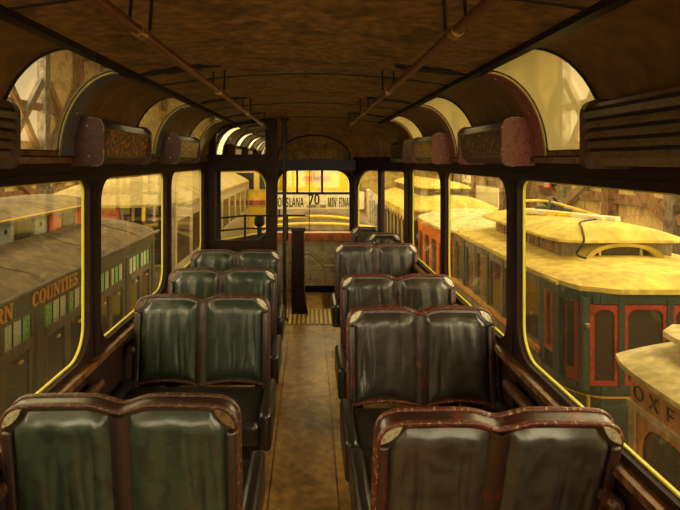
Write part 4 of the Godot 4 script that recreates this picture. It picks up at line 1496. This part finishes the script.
func barn():
	var s := st0()
	bx(s, Vector3(BL - 0.2, GND - 0.2, -BF - 0.2), Vector3(BR + 0.2, GND, -BB + 0.2))
	structure(obj("floor_barn", s, M.concrete), "grey concrete floor of the car barn", "floor")
	s = st0()
	bx(s, Vector3(BL - 0.2, BT, -BF - 0.2), Vector3(BR + 0.2, BT + 0.15, -BB + 0.2))
	var rf := structure(obj("ceiling_barn", s, M.roof_dark), "boarded roof of the car barn", "ceiling")
	for k in 7:
		s = st0()
		bx(s, Vector3(BL, BT - 0.6, -(-6.0 + 5.1 * k) - 0.12), Vector3(BR, BT - 0.3, -(-6.0 + 5.1 * k) + 0.12))
		obj("roof_beam", s, M.timber, rf)
	for e in [["left", BL, 1.0], ["right", BR, -1.0]]:
		var X: float = e[1]
		var n := Vector3(e[2], 0, 0)
		var w := thing("wall_barn_" + e[0], Vector3(X, GND, -9.0), "timber-framed sheet-iron barn wall behind the %s" % ("lettered car" if e[0] == "left" else "green car"), "wall", "", "structure")
		s = st0()
		bx(s, Vector3(X - e[2] * 0.2, GND, -BB), Vector3(X - e[2] * 0.02, BT, -BF))
		obj("backing", s, M.sheet_iron, w)
		var bay := 2.55
		var k := 0
		var d := BB + 0.4
		while d < BF - bay:
			s = st0()
			corrugated(s, Vector3(X, 0, -d), Vector3(X, 0, -d - bay), GND, BT, n)
			obj("iron_sheet", s, M.sheet_iron, w)
			s = st0()
			bx(s, Vector3(X, GND, -d - 0.16), Vector3(X + e[2] * 0.32, BT, -d + 0.16))
			obj("post", s, M.grey_timber if k % 2 == 0 else M.timber, w)
			for y in [0.6, 1.62, 3.4]:
				s = st0()
				bx(s, Vector3(X, y, -d - 0.16), Vector3(X + e[2] * 0.16, y + 0.26, -d - bay + 0.16))
				obj("girt", s, M.timber, w)
			s = st0()
			var up: bool = k % 2 == 0
			bar(s, Vector3(X + e[2] * 0.2, 0.4 if up else 1.7, -d - 0.2), Vector3(X + e[2] * 0.2, 1.7 if up else 0.4, -d - bay + 0.2), 0.14, 0.22)
			obj("brace", s, M.timber, w)
			s = st0()
			bar(s, Vector3(X + e[2] * 0.22, 1.8, -d - 0.2), Vector3(X + e[2] * 0.22, 4.4, -d - bay + 0.2), 0.14, 0.24)
			obj("brace", s, M.grey_timber, w)
			s = st0()
			bar(s, Vector3(X + e[2] * 0.24, 4.4, -d - 0.2), Vector3(X + e[2] * 0.24, 1.8, -d - bay + 0.2), 0.14, 0.2)
			obj("brace", s, M.timber, w)
			d += bay
			k += 1
	for e in [["front", BF, 1.0], ["rear", BB, -1.0]]:
		s = st0()
		bx(s, Vector3(BL - 0.2, GND, -e[1]), Vector3(BR + 0.2, BT, -e[1] - e[2] * 0.2))
		var w = structure(obj("wall_barn_" + e[0], s, M.yellow_board), "pale yellow boarded end wall of the barn", "wall")
		if e[0] == "front":
			for k in 7:
				s = st0()
				bx(s, Vector3(BL + 1.2 + 2.55 * k, GND, -BF), Vector3(BL + 1.45 + 2.55 * k, BT, -BF + 0.25))
				obj("post", s, M.timber, w)
	# exit sign on the right wall
	var ex := thing("exit_sign", Vector3(BR - 0.4, 1.0, -17.9), "small red EXIT sign high on the barn wall behind the green car", "sign")
	s = st0()
	rbox(s, Vector3(BR - 0.36, 0.93, -17.7), Vector3(0.05, 0.22, 0.52), 0.01, 1)
	obj("sign_plate", s, M.exit_red, ex)
	s = st0()
	bx(s, Vector3(BR - 0.34, 0.90, -17.75), Vector3(BR, 0.97, -17.65))
	obj("wall_bracket", s, M.black_iron, ex)
	lettering("lettering", "EXIT", 0.14, 0.01, M.sign_white, ex, Transform3D(Basis(Vector3.UP, -PI / 2), Vector3(BR - 0.39, 0.93, -17.7) - ex.position), false)
	# painted boards on the far right wall
	for e in [[15.2, 17.2, 0.35, 0.95, "", 0.28, "long white painted name board on the barn wall past the orange car"], [17.9, 18.8, 1.0, 1.75, "1", 0.5, "square white board with a black numeral 1 on the barn wall"]]:
		var b := thing("name_board", Vector3(5.6, e[2], -(e[0] + e[1]) / 2), e[6], "sign")
		s = st0()
		bx(s, Vector3(5.60, e[2], -e[0]), Vector3(5.64, e[3], -e[1]))
		obj("board", s, M.sign_white, b)
		if e[4]: lettering("lettering", e[4], e[5], 0.008, M.sign_black, b, Transform3D(Basis(Vector3.UP, -PI / 2), Vector3(5.592, (e[2] + e[3]) / 2, -(e[0] + e[1]) / 2) - b.position), false)
		for d in [e[0] + 0.1, e[1] - 0.1]:
			s = st0()
			bx(s, Vector3(5.64, GND, -d - 0.06), Vector3(5.76, e[3] + 0.2, -d + 0.06))
			obj("post", s, M.timber, b)

# ---------------------------------------------------------------- light
func panel_light(called: String, label: String, at: Vector3, size: Vector2, face: Vector3, energy: float, col: Color, glow: float):
	# a glowing panel on the barn shell and the daylight set just in front
	var side := Vector3.UP.cross(face).normalized() if absf(face.y) < 0.9 else Vector3.RIGHT
	var up := face.cross(side).normalized()
	var s := st0()
	bar(s, at - up * size.y / 2, at + up * size.y / 2, size.x, 0.03, face)
	var m := plain(called + str(at), rgb8(230, 220, 190), 0.6)
	m.emission_enabled = true
	m.emission = col
	m.emission_energy_multiplier = glow
	structure(obj(called, s, m), label, "window")
	var a := AreaLight3D.new()
	a.name = "panel_light"
	a.area_size = size
	a.light_color = col
	a.light_energy = energy
	a.area_range = 60.0
	a.area_attenuation = 2.0
	a.shadow_enabled = true
	a.transform = Transform3D(Basis(-side, up, -face), at + face * 0.03)
	add_child(a, true)

func _ready():
	var cam := Camera3D.new()
	cam.name = "camera"
	cam.projection = Camera3D.PROJECTION_FRUSTUM
	cam.near = 0.05
	cam.far = 120.0
	cam.size = 0.05                                   # 510 px tall at a focal length of 510 px
	cam.frustum_offset = Vector2(30.0, -95.0) / 510.0 * 0.05
	cam.position = Vector3(0, EYE, 0)
	add_child(cam)
	cam.current = true
	var env := Environment.new()
	env.background_mode = Environment.BG_COLOR
	env.background_color = rgb8(200, 190, 160)
	env.tonemap_mode = Environment.TONE_MAPPER_LINEAR
	env.tonemap_exposure = 1.15
	env.sdfgi_enabled = true
	env.ssao_enabled = true
	env.ssil_enabled = true
	var we := WorldEnvironment.new()
	we.name = "environment"
	we.environment = env
	add_child(we)
	var warm := Color(1.0, 0.91, 0.65)
	var pale := Color(1.0, 0.93, 0.74)
	panel_light("added_roof_panel", "long glowing roof panel over the lettered car, added for light", Vector3(-5.0, BT - 0.03, -4.0), Vector2(2.4, 20.0), Vector3.DOWN, 48.0, warm, 1.0)  # unseen glowing panel, added to light the lettered car from above
	panel_light("added_roof_panel", "long glowing roof panel over the green car, added for light", Vector3(5.2, BT - 0.03, -6.0), Vector2(2.4, 22.0), Vector3.DOWN, 60.0, warm, 1.0)  # second added panel, out of view over the right-hand cars
	panel_light("added_roof_panel", "glowing roof panel over the car ahead, added for light", Vector3(0.0, BT - 0.03, -18.0), Vector2(3.0, 14.0), Vector3.DOWN, 75.0, warm, 1.0)  # third added panel, brightens the cars ahead
	panel_light("window_barn_left", "row of daylit panels high in the barn wall behind the lettered car", Vector3(BL + 0.04, 3.9, -5.0), Vector2(24.0, 3.0), Vector3.RIGHT, 175.0, pale, 0.34)
	panel_light("window_barn_right", "row of daylit panels high in the barn wall behind the green car", Vector3(BR - 0.04, 3.9, -5.0), Vector2(24.0, 3.0), Vector3.LEFT, 210.0, pale, 0.5)
	panel_light("added_rear_panel", "wide glowing panel at the rear of the barn, added to light the saloon", Vector3(0.0, 1.4, -BB - 0.06), Vector2(12.0, 5.6), Vector3.FORWARD, 120.0, pale, 1.0)  # added behind the camera to brighten the saloon through its rear windows

	materials()
	barn()
	saloon()
	front_end()
	lettered_car()
	green_car()
	oxford_car()
	far_cars()
	seats()
	cove_box(-1, 1.42, "louvre", "", "brown louvred box in the cove nearest the lettered car's RN lettering")
	cove_box(1, 1.42, "louvre", "", "brown louvred box in the cove above the OXFORD car")
	cove_box(1, 5.62, "louvre", "", "small louvred box in the cove over the single seats")
	cove_box(-1, 2.91, "card", "print_orange", "brown box in the cove with an orange-printed advertising card")
	cove_box(-1, 4.38, "card", "print_cream", "brown box in the cove with a cream advertising card")
	cove_box(1, 2.91, "card", "print_dark", "maroon-ended box in the cove with a dark figured card")
	cove_box(1, 4.38, "card", "print_yellow", "box in the cove with a yellow advertising card and chipped end plate")
